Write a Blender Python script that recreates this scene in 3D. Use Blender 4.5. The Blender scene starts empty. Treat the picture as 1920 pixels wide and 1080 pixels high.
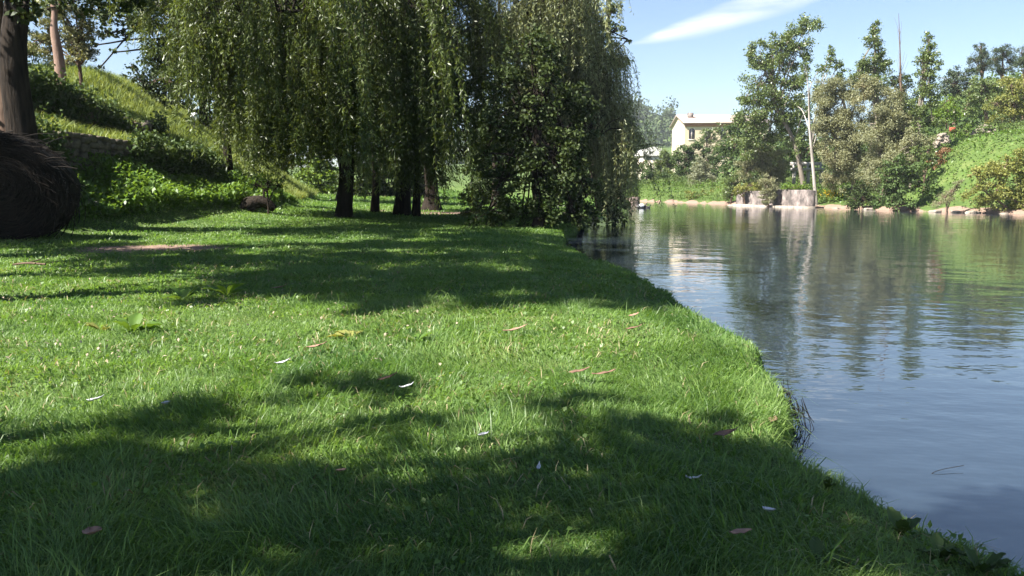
import bpy, math, numpy as np
from math import radians as R, pi
rng = np.random.default_rng(7)
SC = bpy.context.scene

# ------------------------------------------------------------ camera
TH = R(7.22); CZ = 1.45; F = 1500.0
cam = bpy.data.objects.new('camera', bpy.data.cameras.new('camera'))
SC.collection.objects.link(cam); SC.camera = cam
cam.location = (0, 0, CZ); cam.rotation_euler = (pi/2 - TH, 0, 0)
cam.data.sensor_width = 36; cam.data.lens = 36*F/1920
cam.data.clip_start = 0.05; cam.data.clip_end = 6000
SC.render.resolution_x = 1024; SC.render.resolution_y = 576

# ------------------------------------------------------------ light
AZ, EL = R(116), R(47)             # azimuth left of the viewing direction, elevation
SUN = np.array([-math.sin(AZ)*math.cos(EL), math.cos(AZ)*math.cos(EL), math.sin(EL)])
w = bpy.data.worlds.new('World'); SC.world = w; w.use_nodes = True
nt = w.node_tree; bg = nt.nodes['Background']
sky = nt.nodes.new('ShaderNodeTexSky'); sky.sky_type = 'NISHITA'; sky.sun_disc = False
sky.sun_elevation = EL; sky.sun_rotation = -AZ; sky.air_density = 1.0; sky.dust_density = 0.5; sky.ozone_density = 4.0
bg.inputs[1].default_value = 0.05
def wn(t, **k):
    n = nt.nodes.new(t)
    for a, b in k.items(): setattr(n, a, b)
    return n
# a thin streak of cirrus in the sky, placed by direction
tc = wn('ShaderNodeTexCoord'); sx = wn('ShaderNodeSeparateXYZ'); nt.links.new(tc.outputs['Generated'], sx.inputs[0])
def wm(op, a, b=None, c=None, clamp=False):
    n = wn('ShaderNodeMath', operation=op); n.use_clamp = clamp
    for i, v in enumerate((a, b, c)):
        if v is None: continue
        if isinstance(v, (int, float)): n.inputs[i].default_value = v
        else: nt.links.new(v, n.inputs[i])
    return n.outputs[0]
az = wm('ARCTAN2', sx.outputs[0], sx.outputs[1]); el = wm('ARCSINE', sx.outputs[2])
nz = wn('ShaderNodeTexNoise'); nz.inputs['Scale'].default_value = 7; nz.inputs['Detail'].default_value = 6
mp = wn('ShaderNodeMapping'); mp.inputs['Scale'].default_value = (1.2, 1.2, 7.0); nt.links.new(tc.outputs['Generated'], mp.inputs[0]); nt.links.new(mp.outputs[0], nz.inputs[0])
nf = wm('SUBTRACT', nz.outputs[0], 0.5)
def streak(az0, az1, el0, slope, wid):
    t = wm('DIVIDE', wm('SUBTRACT', az, az0), az1-az0)
    line = wm('ADD', wm('MULTIPLY_ADD', wm('SUBTRACT', az, az0), slope, el0), wm('MULTIPLY', nf, 0.012))
    prof = wm('MULTIPLY', wm('MULTIPLY', t, wm('SUBTRACT', 1.0, t)), 4.0, clamp=True)
    wd = wm('MULTIPLY_ADD', prof, wid, 0.001)
    d = wm('DIVIDE', wm('ABSOLUTE', wm('SUBTRACT', el, line)), wd)
    return wm('MULTIPLY', wm('SUBTRACT', 1.25, d, clamp=True), wm('MULTIPLY', prof, 2.2, clamp=True), clamp=True)
s1 = streak(0.14, 0.43, 0.168, 0.235, 0.0125)
m1 = wn('ShaderNodeMix', data_type='RGBA'); nt.links.new(wm('MULTIPLY', s1, wm('MULTIPLY_ADD', nf, 2.6, .8, clamp=True)), m1.inputs[0])
nt.links.new(sky.outputs[0], m1.inputs[6]); m1.inputs[7].default_value = (7.0, 7.2, 7.4, 1)
nt.links.new(m1.outputs[2], bg.inputs[0])
sl = bpy.data.lights.new('sun', 'SUN'); sl.energy = 5.0; sl.angle = R(0.55); sl.color = (1, .96, .88)
so = bpy.data.objects.new('sun', sl); SC.collection.objects.link(so)
from mathutils import Vector
so.rotation_euler = Vector(SUN.tolist()).to_track_quat('Z', 'Y').to_euler()
SC.view_settings.view_transform = 'Standard'; SC.view_settings.look = 'None'
SC.view_settings.gamma = 1; SC.view_settings.exposure = 1.85
SC.cycles.max_bounces = 8; SC.cycles.transparent_max_bounces = 8

# ------------------------------------------------------------ helpers
def P(u, v, Y):
    a = (u-960)/F; b = (540-v)/F
    t = Y/(math.cos(TH)+b*math.sin(TH))
    return np.array([a*t, Y, CZ + t*(-math.sin(TH)+b*math.cos(TH))])
def G(u, v, z):
    a = (u-960)/F; b = (540-v)/F
    t = (z-CZ)/(-math.sin(TH)+b*math.cos(TH))
    return np.array([a*t, t*(math.cos(TH)+b*math.sin(TH)), z])
class MB:
    def __init__(s): s.v = []; s.f3 = []; s.f4 = []; s.n = 0; s.a = []
    def add(s, v, f, a=None):
        v = np.asarray(v, np.float32).reshape(-1, 3); f = np.asarray(f, np.int64)
        (s.f3 if f.shape[1] == 3 else s.f4).append(f + s.n)
        s.v.append(v); s.n += len(v)
        s.a.append(np.full(len(v), rng.random()) if a is None else np.broadcast_to(a, (len(v),)))
        return s
    def addm(s, v, fs, a=None):
        v = np.asarray(v, np.float32).reshape(-1, 3)
        for f in fs:
            f = np.asarray(f, np.int64)
            (s.f3 if f.shape[1] == 3 else s.f4).append(f + s.n)
        s.v.append(v); s.n += len(v)
        s.a.append(np.full(len(v), rng.random()) if a is None else np.broadcast_to(a, (len(v),)))
    def build(s, name, mat, parent=None, smooth=False, extra=None):
        me = bpy.data.meshes.new(name)
        v = np.concatenate(s.v) if s.v else np.zeros((0, 3), np.float32)
        f3 = np.concatenate(s.f3) if s.f3 else np.zeros((0, 3), np.int64)
        f4 = np.concatenate(s.f4) if s.f4 else np.zeros((0, 4), np.int64)
        loops = np.concatenate([f3.ravel(), f4.ravel()]).astype(np.int32)
        st = np.concatenate([np.arange(len(f3))*3, len(f3)*3+np.arange(len(f4))*4]).astype(np.int32)
        me.vertices.add(len(v)); me.vertices.foreach_set('co', v.ravel())
        me.loops.add(len(loops)); me.loops.foreach_set('vertex_index', loops)
        me.polygons.add(len(st)); me.polygons.foreach_set('loop_start', st)
        me.update(calc_edges=True)
        if smooth: me.polygons.foreach_set('use_smooth', np.ones(len(st), bool))
        at = me.attributes.new('rnd', 'FLOAT', 'POINT'); at.data.foreach_set('value', np.concatenate(s.a).astype(np.float32))
        for k, arr in (extra or {}).items():
            at = me.attributes.new(k, 'FLOAT', 'POINT'); at.data.foreach_set('value', np.asarray(arr, np.float32))
        me.materials.append(mat)
        o = bpy.data.objects.new(name, me); SC.collection.objects.link(o)
        if parent is not None: o.parent = parent
        return o
def tag(o, label=None, cat=None, group=None, kind=None):
    if label: o['label'] = label
    if cat: o['category'] = cat
    if group: o['group'] = group
    if kind: o['kind'] = kind
    return o
def empty(name, loc, label, cat, group=None):
    o = bpy.data.objects.new(name, None); SC.collection.objects.link(o)
    o.location = tuple(float(c) for c in loc); o.empty_display_size = .2
    return tag(o, label, cat, group)
class Off:       # a builder whose points are given in world space and stored relative to the thing's base
    def __init__(s, root): s.l = np.array(root.location, np.float32)
    def __call__(s, mb, name, mat, parent, smooth=False):
        mb.v = [v - s.l for v in mb.v]; return mb.build(name, mat, parent, smooth)

def tube(mb, pts, rad, sides=8, flut=0.0):
    pts = np.asarray(pts, float); n = len(pts); rad = np.atleast_1d(np.asarray(rad, float)); rad = np.interp(np.linspace(0, 1, n), np.linspace(0, 1, len(rad)), rad) if len(rad) > 1 else np.full(n, rad[0])
    tg = np.gradient(pts, axis=0); tg /= np.linalg.norm(tg, axis=1)[:, None]+1e-9
    ref = np.array([0, 0, 1.]) if abs(tg[0][2]) < .8 else np.array([1., 0, 0])
    a = np.cross(tg, ref); a /= np.linalg.norm(a, axis=1)[:, None]+1e-9; b = np.cross(tg, a)
    th = np.arange(sides)/sides*2*pi
    fl = 1+flut*(np.sin(th*3+1)+.6*np.sin(th*5+2))[None, :, None]
    v = pts[:, None]+rad[:, None, None]*fl*(np.cos(th)[None, :, None]*a[:, None]+np.sin(th)[None, :, None]*b[:, None])
    i = np.arange(n-1)[:, None]*sides; j = np.arange(sides)[None]; j2 = (j+1) % sides
    f = np.stack([i+j, i+j2, i+sides+j2, i+sides+j], -1).reshape(-1, 4)
    mb.add(v.reshape(-1, 3), f)
def spline(pts, n=10):
    pts = np.asarray(pts, float)
    if len(pts) == 2:
        t = np.linspace(0, 1, n)[:, None]; return pts[0]*(1-t)+pts[1]*t
    p = np.vstack([2*pts[0]-pts[1], pts, 2*pts[-1]-pts[-2]]); out = []
    for i in range(1, len(p)-2):
        t = np.linspace(0, 1, n, endpoint=(i == len(p)-3))[:, None]
        out.append(.5*((2*p[i])+(-p[i-1]+p[i+1])*t+(2*p[i-1]-5*p[i]+4*p[i+1]-p[i+2])*t**2+(-p[i-1]+3*p[i]-3*p[i+1]+p[i+2])*t**3))
    return np.vstack(out)
def unit(n):
    v = rng.normal(size=(n, 3)); return v/np.linalg.norm(v, axis=1)[:, None]
def leaves(mb, c, L, W, d=None, up=.35, bend=.18):
    """leaf blades: six-point ovate shapes folded along the midrib"""
    n = len(c); L = (np.broadcast_to(L, (n,))*(.7+.6*rng.random(n)))[:, None]; W = (np.broadcast_to(W, (n,))*(.75+.5*rng.random(n)))[:, None]
    if d is None: d = unit(n); d[:, 2] -= .15
    d = d/np.linalg.norm(d, axis=1)[:, None]
    q = unit(n)+np.array([0, 0, up*2]); s = np.cross(d, q); s /= np.linalg.norm(s, axis=1)[:, None]+1e-9
    nn = np.cross(s, d)
    v = np.stack([c-d*L*.5, c+s*W*.5+nn*W*bend-d*L*.05, c+d*L*.5-nn*L*.08, c-s*W*.5+nn*W*bend-d*L*.05], 1)
    a = np.repeat(rng.random(n), 4)
    f = np.arange(n)[:, None]*4+np.array([[0, 1, 2, 3]])
    mb.add(v.reshape(-1, 3), f, a)
def box(mb, x0, x1, y0, y1, z0, z1):
    v = [(x, y, z) for z in (z0, z1) for y in (y0, y1) for x in (x0, x1)]
    mb.add(v, [[0, 2, 3, 1], [4, 5, 7, 6], [0, 1, 5, 4], [2, 6, 7, 3], [0, 4, 6, 2], [1, 3, 7, 5]])
# rounded rock prototype
def _rockproto(k=3):
    vs = {}; V = []; Fq = []
    def vid(p):
        key = tuple(np.round(p, 4))
        if key not in vs: vs[key] = len(V); V.append(p)
        return vs[key]
    g = np.linspace(-1, 1, k+1)
    for ax in range(3):
        for sg in (-1, 1):
            for i in range(k):
                for j in range(k):
                    q = []
                    for (a, b) in ((i, j), (i+1, j), (i+1, j+1), (i, j+1)):
                        p = np.zeros(3); p[ax] = sg; p[(ax+1) % 3] = g[a]; p[(ax+2) % 3] = g[b]; q.append(vid(p))
                    Fq.append(q if sg > 0 else q[::-1])
    return np.array(V), np.array(Fq)
RV, RF = _rockproto(3); RV4, RF4 = _rockproto(6)
def rock(mb, c, s, rnd=.5, jit=.1, hi=False, rot=None):
    V0, F0 = (RV4, RF4) if hi else (RV, RF)
    ln = np.linalg.norm(V0, axis=1)[:, None]; v = V0*(1-rnd)*.8+V0/ln*rnd
    if hi:
        fr = unit(5)*2.2
        v = v*(1+sum(.5*jit*np.sin(v@f+i) for i, f in enumerate(fr))[:, None])
        v = v*(1+rng.normal(size=(len(v), 1))*jit*.15)
    else: v = v*(1+rng.normal(size=(len(v), 1))*jit)
    a = rng.random()*2*pi if rot is None else rot; ca, sa = math.cos(a), math.sin(a)
    v = v*np.asarray(s); v = np.stack([v[:, 0]*ca-v[:, 1]*sa, v[:, 0]*sa+v[:, 1]*ca, v[:, 2]], 1)
    mb.add(v+np.asarray(c), F0)

# ------------------------------------------------------------ materials
def mat(name):
    m = bpy.data.materials.new(name); m.use_nodes = True; n = m.node_tree.nodes; n.clear()
    out = n.new('ShaderNodeOutputMaterial'); return m, m.node_tree, out
def N(nt, t, **k):
    n = nt.nodes.new(t)
    for a, b in k.items():
        if a.startswith('i_'):
            key = a[2:].replace('_', ' '); n.inputs[key].default_value = b
        else: setattr(n, a, b)
    return n
def ramp(nt, fac, stops):
    r = nt.nodes.new('ShaderNodeValToRGB'); e = r.color_ramp.elements
    e[0].position, e[0].color = stops[0][0], (*stops[0][1], 1)
    e[1].position, e[1].color = stops[-1][0], (*stops[-1][1], 1)
    for p, c in stops[1:-1]:
        x = e.new(p); x.color = (*c, 1)
    nt.links.new(fac, r.inputs[0]); return r.outputs[0]
def leafmat(name, ca, cb, trans=.3, rough=.5, spec=.35, tint=(1.5, 1.35, .6), scale=.5, cc=None):
    m, nt, out = mat(name)
    at = N(nt, 'ShaderNodeAttribute', attribute_name='rnd')
    tcx = N(nt, 'ShaderNodeNewGeometry'); no = N(nt, 'ShaderNodeTexNoise', i_Scale=scale, i_Detail=2)
    nt.links.new(tcx.outputs['Position'], no.inputs['Vector'])
    ad = N(nt, 'ShaderNodeMath', operation='MULTIPLY_ADD'); nt.links.new(no.outputs[0], ad.inputs[0]); ad.inputs[1].default_value = 1.1; ad.inputs[2].default_value = -.32
    s2 = N(nt, 'ShaderNodeMath', operation='MULTIPLY_ADD'); nt.links.new(at.outputs['Fac'], s2.inputs[0]); s2.inputs[1].default_value = .55; nt.links.new(ad.outputs[0], s2.inputs[2])
    mid = tuple((a+b)/2 for a, b in zip(ca, cb))
    st = [(0.1, ca), (.5, mid), (.85, cb)]
    if cc: st.append((.98, cc))
    col = ramp(nt, s2.outputs[0], st)
    p = N(nt, 'ShaderNodeBsdfPrincipled', i_Roughness=rough); p.inputs['Specular IOR Level'].default_value = spec
    nt.links.new(col, p.inputs['Base Color'])
    tr = N(nt, 'ShaderNodeBsdfTranslucent'); mx = N(nt, 'ShaderNodeMix', data_type='RGBA', blend_type='MULTIPLY'); mx.inputs[0].default_value = 1
    nt.links.new(col, mx.inputs[6]); mx.inputs[7].default_value = (*tint, 1); nt.links.new(mx.outputs[2], tr.inputs[0])
    ms = N(nt, 'ShaderNodeMixShader'); ms.inputs[0].default_value = trans
    nt.links.new(p.outputs[0], ms.inputs[1]); nt.links.new(tr.outputs[0], ms.inputs[2]); nt.links.new(ms.outputs[0], out.inputs[0])
    return m
def barkmat(name, ca, cb, scale=6, stretch=.25, bump=.6, rough=.9):
    m, nt, out = mat(name)
    g = N(nt, 'ShaderNodeNewGeometry'); mp = N(nt, 'ShaderNodeMapping'); mp.inputs['Scale'].default_value = (1, 1, stretch)
    nt.links.new(g.outputs['Position'], mp.inputs[0])
    no = N(nt, 'ShaderNodeTexNoise', i_Scale=scale, i_Detail=6, i_Roughness=.65); nt.links.new(mp.outputs[0], no.inputs['Vector'])
    col = ramp(nt, no.outputs[0], [(.32, ca), (.68, cb)])
    p = N(nt, 'ShaderNodeBsdfPrincipled', i_Roughness=rough); p.inputs['Specular IOR Level'].default_value = .2
    nt.links.new(col, p.inputs['Base Color'])
    b = N(nt, 'ShaderNodeBump', i_Strength=bump, i_Distance=.05); nt.links.new(no.outputs[0], b.inputs['Height']); nt.links.new(b.outputs[0], p.inputs['Normal'])
    nt.links.new(p.outputs[0], out.inputs[0]); return m
def plain(name, c, rough=.7, var=.25, scale=5, spec=.3, bump=0.2):
    lo = tuple(x*(1-var) for x in c); hi = tuple(min(1, x*(1+var)) for x in c)
    m = barkmat(name, lo, hi, scale, 1, bump, rough); return m

M = {}
M['willow'] = leafmat('willow_leaf', (.038, .064, .014), (.125, .165, .04), .32, .42, .45, scale=.6, cc=(.2, .2, .07))
M['willow_silver'] = leafmat('silver_willow_leaf', (.12, .15, .055), (.28, .30, .14), .25, .45, .5, scale=.6)
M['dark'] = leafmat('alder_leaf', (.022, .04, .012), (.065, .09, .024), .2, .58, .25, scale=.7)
M['mid'] = leafmat('poplar_leaf', (.075, .11, .03), (.17, .22, .075), .28, .4, .5, scale=.35)
M['greygreen'] = leafmat('grey_leaf', (.14, .155, .08), (.27, .27, .15), .25, .55, .3, scale=.35, cc=(.22, .19, .11))
M['silver'] = leafmat('silver_leaf', (.19, .21, .13), (.30, .31, .21), .25, .5, .4, scale=.5)
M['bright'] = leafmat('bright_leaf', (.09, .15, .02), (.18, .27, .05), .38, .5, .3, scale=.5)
M['yellow'] = leafmat('yellowing_leaf', (.10, .13, .03), (.26, .26, .07), .3, .5, .35, scale=.6, cc=(.35, .31, .09))
M['rusty'] = leafmat('rusty_leaf', (.17, .10, .05), (.28, .16, .09), .25, .6, .2, scale=.8)
M['pine'] = leafmat('pine_needle', (.03, .05, .022), (.075, .10, .045), .12, .5, .3, scale=.5)
M['ivy'] = leafmat('ivy_leaf', (.035, .065, .018), (.10, .15, .045), .25, .58, .25, scale=.7)
M['weed'] = leafmat('weed_leaf', (.07, .14, .02), (.15, .25, .05), .4, .45, .4, scale=.8)
M['grass'] = leafmat('grass_blade', (.062, .14, .03), (.22, .32, .09), .45, .42, .4, tint=(1.15, 1.25, .5), scale=.9, cc=(.26, .27, .1))
M['drygrass'] = leafmat('dry_grass_blade', (.12, .18, .04), (.27, .32, .10), .35, .6, .3, scale=.5, cc=(.38, .30, .16))
M['redgrass'] = leafmat('reddish_dry_grass', (.24, .16, .08), (.42, .26, .16), .3, .7, .2, scale=.9)
M['flower'] = leafmat('yellow_petal', (.55, .33, .02), (.7, .5, .04), .3, .6, .2)
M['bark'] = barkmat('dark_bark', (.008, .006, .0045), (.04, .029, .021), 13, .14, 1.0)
M['bark_mid'] = barkmat('brown_bark', (.07, .045, .032), (.20, .135, .10), 7, .2)
M['bark_pale'] = barkmat('pale_bark', (.12, .095, .075), (.28, .24, .195), 3, .3)
M['bark_white'] = barkmat('white_bark', (.20, .175, .15), (.44, .40, .36), 3, .3, .3)
M['bark_pine'] = barkmat('red_pine_bark', (.17, .105, .08), (.30, .20, .155), 4, .4)
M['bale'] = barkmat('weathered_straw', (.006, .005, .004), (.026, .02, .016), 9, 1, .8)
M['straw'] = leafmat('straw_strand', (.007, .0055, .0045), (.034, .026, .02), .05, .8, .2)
M['stone'] = barkmat('wall_stone', (.06, .05, .04), (.20, .17, .13), 5, 1, .5)
M['palestone'] = barkmat('pale_stone', (.17, .14, .11), (.36, .31, .26), 4, 1, .5)

# ------------------------------------------------------------ terrain
NEAR = [(3, -3000), (3.2, -30), (2.5, -4), (2.05, 0), (1.85, 1.6)]
for (u, v) in [(1920, 1012), (1700, 905), (1570, 840), (1492, 790), (1482, 735), (1455, 670), (1435, 640), (1370, 598), (1300, 565), (1240, 525), (1180, 498), (1100, 470), (1058, 449)]:
    g = G(u, v, .27); NEAR.append((g[0], g[1]))
NEAR += [(1.6, 23), (2.6, 29), (4.5, 40), (7.5, 56), (10.3, 70), (8, 80), (-20, 95), (-200, 125), (-3000, 400), (-3000, -3000)]
FAR = [(70, -3000), (64, -300), (50, 0), (37, 28), (27.3, 42), (24.4, 46), (22.8, 50), (21, 57.5), (18.3, 66), (14.4, 76), (9.5, 86), (-15, 106), (-200, 145), (-3000, 450), (-3000, 5000), (5000, 5000), (5000, -3000)]
def sdist(x, y, poly):
    """distance to the polygon edge, positive inside"""
    poly = np.asarray(poly, float); d2 = np.full(x.shape, 1e18); ins = np.zeros(x.shape, bool)
    for (ax, ay), (bx, by) in zip(poly, np.roll(poly, -1, 0)):
        ex, ey = bx-ax, by-ay; L = ex*ex+ey*ey
        t = np.clip(((x-ax)*ex+(y-ay)*ey)/L, 0, 1)
        d2 = np.minimum(d2, (x-ax-t*ex)**2+(y-ay-t*ey)**2)
        if ay != by:
            c = ((ay > y) != (by > y)) & (x < ax+(y-ay)*ex/ey); ins ^= c
    d = np.sqrt(d2); return np.where(ins, d, -d)
def ss(t, a, b):
    t = np.clip((t-a)/(b-a), 0, 1); return t*t*(3-2*t)
def vnoise(x, y, s, seed=0):
    r = np.random.default_rng(seed).random((64, 64)); X = x*s; Y = y*s
    i = np.floor(X).astype(int); j = np.floor(Y).astype(int); fx = X-i; fy = Y-j; fx = fx*fx*(3-2*fx); fy = fy*fy*(3-2*fy)
    g = lambda a, b: r[a % 64, b % 64]
    return (g(i, j)*(1-fx)+g(i+1, j)*fx)*(1-fy)+(g(i, j+1)*(1-fx)+g(i+1, j+1)*fx)*fy
TOEY = [0, 5, 12, 20, 28, 38, 50, 64, 100]; TOEX = [-15, -14, -12, -9.4, -8.2, -9.4, -11.5, -18, -40]
def toe(y): return np.interp(y, TOEY, TOEX)
def bankH(x, y):
    s = toe(y)-x
    ter = np.interp(s, [-1.5, 0, 1, 2.2, 2.45, 2.75, 5.0, 5.3, 5.7, 7.6, 10, 30], [0, .08, .5, 1.15, 1.25, 2.4, 3.15, 3.2, 4.5, 5.0, 5.5, 6.5])
    ter = ter*(1-.35*ss(y, 19, 32))
    slo = np.interp(s, [-3, 0, 1, 8.5, 12, 40], [0, .1, .4, 5.6, 6.2, 8])
    k = ss(y, 29, 35)
    return ter*(1-k)+slo*k
def land(x, y, sn, sf):
    n = .30-.10*ss(1.2-sn, 0, 1.2)+.03*(vnoise(x, y, .8, 1)-.5)+.012*(vnoise(x, y, 4, 2)-.5)
    n = n+.25*ss(y, 18, 26)*ss(-x, 3, 9)+bankH(x, y)*ss(sn, 3, 6)
    n = n+.025*np.maximum(y-48, 0)*ss(-x, -4, 12)*ss(140-y, 0, 60)
    return n
def farland(x, y, sf):
    r = x/np.maximum(y, 1)
    f = .22+1.25*ss(sf, .8, 4.0)+.4*(vnoise(x, y, .5, 3)-.5)*ss(sf, .5, 2)
    f = f+ss(sf, .5, 8)*3.2*ss(r, .45, .53)
    f = f+ss(sf, 16, 55)*6*ss(r, .46, .62)+.05*np.clip(sf-20, 0, 120)
    f = f+33*np.exp(-((x-80)/105)**2-((y-480)/120)**2)+16*ss(y, 600, 950)*(.4+vnoise(x, y, .003, 5))
    return f
def H(x, y):
    x = np.asarray(x, float); y = np.asarray(y, float)
    sn = sdist(x, y, NEAR); sf = sdist(x, y, FAR)
    sn = sn+(.16*(vnoise(x, y, 1.3, 7)-.5)+.10*(vnoise(x, y, 4.5, 8)-.5))*(np.abs(sn) < 2)
    a = land(x, y, sn, sf); b = farland(x, y, sf)
    k = ss(sn, -.10, .14)
    # shallow muddy shelf beside the near bank
    shelf = ss(-sn, -.1, .1)*(1-ss(-sn, .22, .42))*ss(y, 2.7, 3.1)*(1-ss(y, 3.6, 4.0))
    bed = -.55+.565*shelf*1.0-.5*ss(np.minimum(-sn, -sf), 1, 6)
    bed = np.where(shelf > .02, np.maximum(bed, -.5+.518*shelf), bed)
    z = bed*(1-k)+a*k
    k2 = ss(sf, -.5, .4); z = np.where(sf > -.6, (-.55)*(1-k2)+b*k2, z)
    return z, sn, sf
rr = np.concatenate([[.35, .8], 1.1*np.exp(np.linspace(0, math.log(960/1.1), 520))])
an = np.concatenate([np.linspace(-41, 41, 620), np.linspace(43, 317, 136)])*pi/180
A, RR = np.meshgrid(an, rr, indexing='ij')
gx = RR*np.sin(A); gy = RR*np.cos(A)
gz, gsn, gsf = H(gx, gy)
na, nr = A.shape
V = np.stack([gx, gy, gz], -1).reshape(-1, 3)
i = np.arange(na)[:, None]; j = np.arange(nr-1)[None]; i2 = (i+1) % na
Fq = np.stack([i*nr+j, i*nr+j+1, i2*nr+j+1, i2*nr+j], -1).reshape(-1, 4)
V = np.vstack([V, [0, 0, .3]]); c = len(V)-1
Ft = np.stack([np.full(na, c), np.arange(na)*nr, ((np.arange(na)+1) % na)*nr], -1)
# soil mask: bare patch beside the bale, path under the trees, river bed, far shore
def blob(x, y, cx, cy, rx, ry): return np.clip(1.3-np.sqrt(((x-cx)/rx)**2+((y-cy)/ry)**2), 0, 1)
pA = G(285, 451, .45)
soil = blob(gx, gy, pA[0], pA[1], 1.9, 1.15)
p2 = G(900, 402, .3); soil = np.maximum(soil, blob(gx, gy, p2[0]+.5, p2[1]+1.5, 6.5, 2.6))
soil = np.maximum(soil, ss(.10-gsn, 0, .15)*(gsf < -.5))
soil = np.maximum(soil, (gsf > -.7)*(1-ss(gsf+.9*(vnoise(gx, gy, .7, 71)-.5), .2, .9)))
soil = np.concatenate([soil.ravel(), [0]])
far = np.concatenate([ss(np.hypot(gx, gy), 150, 300).ravel(), [0]])
m, nt_, out = mat('ground')
g_ = N(nt_, 'ShaderNodeNewGeometry')
n1 = N(nt_, 'ShaderNodeTexNoise', i_Scale=1.2, i_Detail=8, i_Roughness=.7); nt_.links.new(g_.outputs['Position'], n1.inputs['Vector'])
n2 = N(nt_, 'ShaderNodeTexNoise', i_Scale=30, i_Detail=4, i_Roughness=.7); nt_.links.new(g_.outputs['Position'], n2.inputs['Vector'])
gc = ramp(nt_, n1.outputs[0], [(.3, (.045, .08, .02)), (.55, (.085, .125, .033)), (.75, (.15, .17, .06))])
scol = ramp(nt_, n2.outputs[0], [(.3, (.15, .095, .07)), (.7, (.33, .235, .18))])
at = N(nt_, 'ShaderNodeAttribute', attribute_name='soil')
am = N(nt_, 'ShaderNodeMath', operation='MULTIPLY_ADD'); nt_.links.new(n1.outputs[0], am.inputs[0]); am.inputs[1].default_value = .8; am.inputs[2].default_value = -.4
ad = N(nt_, 'ShaderNodeMath', operation='ADD', use_clamp=True); nt_.links.new(am.outputs[0], ad.inputs[0]); nt_.links.new(at.outputs['Fac'], ad.inputs[1])
sf_ = ramp(nt_, ad.outputs[0], [(.35, (0, 0, 0)), (.5, (1, 1, 1))])
mx = N(nt_, 'ShaderNodeMix', data_type='RGBA'); nt_.links.new(sf_, mx.inputs[0]); nt_.links.new(gc, mx.inputs[6]); nt_.links.new(scol, mx.inputs[7])
p = N(nt_, 'ShaderNodeBsdfPrincipled', i_Roughness=.95); p.inputs['Specular IOR Level'].default_value = .15
nt_.links.new(mx.outputs[2], p.inputs['Base Color'])
bp = N(nt_, 'ShaderNodeBump', i_Strength=.8, i_Distance=.03); nt_.links.new(n2.outputs[0], bp.inputs['Height']); nt_.links.new(bp.outputs[0], p.inputs['Normal'])
nt_.links.new(p.outputs[0], out.inputs[0])
mb = MB(); mb.addm(V, [Fq, Ft], 0.5)
tag(mb.build('ground', m, smooth=True, extra={'soil': soil}), kind='structure')
def Hz(x, y): return float(H(np.array([x], float), np.array([y], float))[0][0])

# ------------------------------------------------------------ water
m, nt_, out = mat('river_water')
g_ = N(nt_, 'ShaderNodeNewGeometry')
def wnoise(sc, vec, det=3, rot=0):
    mp = N(nt_, 'ShaderNodeMapping'); mp.inputs['Scale'].default_value = vec; mp.inputs['Rotation'].default_value = (0, 0, rot)
    nt_.links.new(g_.outputs['Position'], mp.inputs[0])
    n = N(nt_, 'ShaderNodeTexNoise', i_Scale=sc, i_Detail=det, i_Roughness=.55); nt_.links.new(mp.outputs[0], n.inputs['Vector']); return n.outputs[0]
w1 = wnoise(2.6, (.8, 1.2, 1), 3, R(14)); w2 = wnoise(.8, (.8, 1.1, 1), 2, R(-12)); w3 = wnoise(.12, (1, 1, 1), 2)
amp = ramp(nt_, w3, [(.38, (.35, .35, .35)), (.62, (1, 1, 1))])
a1 = N(nt_, 'ShaderNodeMath', operation='MULTIPLY'); nt_.links.new(w1, a1.inputs[0]); nt_.links.new(amp, a1.inputs[1])
a2 = N(nt_, 'ShaderNodeMath', operation='MULTIPLY_ADD'); nt_.links.new(w2, a2.inputs[0]); a2.inputs[1].default_value = 1.5; nt_.links.new(a1.outputs[0], a2.inputs[2])
bp = N(nt_, 'ShaderNodeBump', i_Strength=1.0, i_Distance=.010); nt_.links.new(a2.outputs[0], bp.inputs['Height'])
p = N(nt_, 'ShaderNodeBsdfPrincipled', i_Roughness=.025, i_IOR=2.1); p.inputs['Base Color'].default_value = (.018, .026, .034, 1)
nt_.links.new(bp.outputs[0], p.inputs['Normal']); nt_.links.new(p.outputs[0], out.inputs[0])
mb = MB(); mb.add([(-400, -300, 0), (300, -300, 0), (300, 320, 0), (-400, 320, 0)], [[0, 1, 2, 3]])
tag(mb.build('water', m), kind='structure')

# ------------------------------------------------------------ grass blades
def blades(mb, x, y, z, h, wd, lean=.9, dirx=None):
    n = len(x); yaw = rng.random(n)*2*pi
    h = h*(.55+.9*rng.random(n)); wd = wd*(.7+.6*rng.random(n))
    ld = rng.random(n)*2*pi if dirx is None else dirx+rng.normal(size=n)*1.0
    la = lean*(.25+rng.random(n)*.95)
    dx, dy = np.cos(ld), np.sin(ld); cx, cy = np.cos(yaw)*wd*.5, np.sin(yaw)*wd*.5
    b = np.stack([x, y, z-.005], -1); s = np.stack([cx, cy, 0*cx], -1)
    m1 = b+np.stack([dx*h*.28*la, dy*h*.28*la, h*.52], -1)
    tp = b+np.stack([dx*h*.95*la, dy*h*.95*la, h*(1-.42*la*la*.8)], -1)
    v = np.stack([b-s, b+s, m1+s*.85, m1-s*.85, tp], 1)
    q = np.arange(n)[:, None]*5
    mb.addm(v.reshape(-1, 3), [q+np.array([[0, 1, 2, 3]]), q+np.array([[3, 2, 4]])], np.repeat(rng.random(n), 5))
mb = MB()
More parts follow.
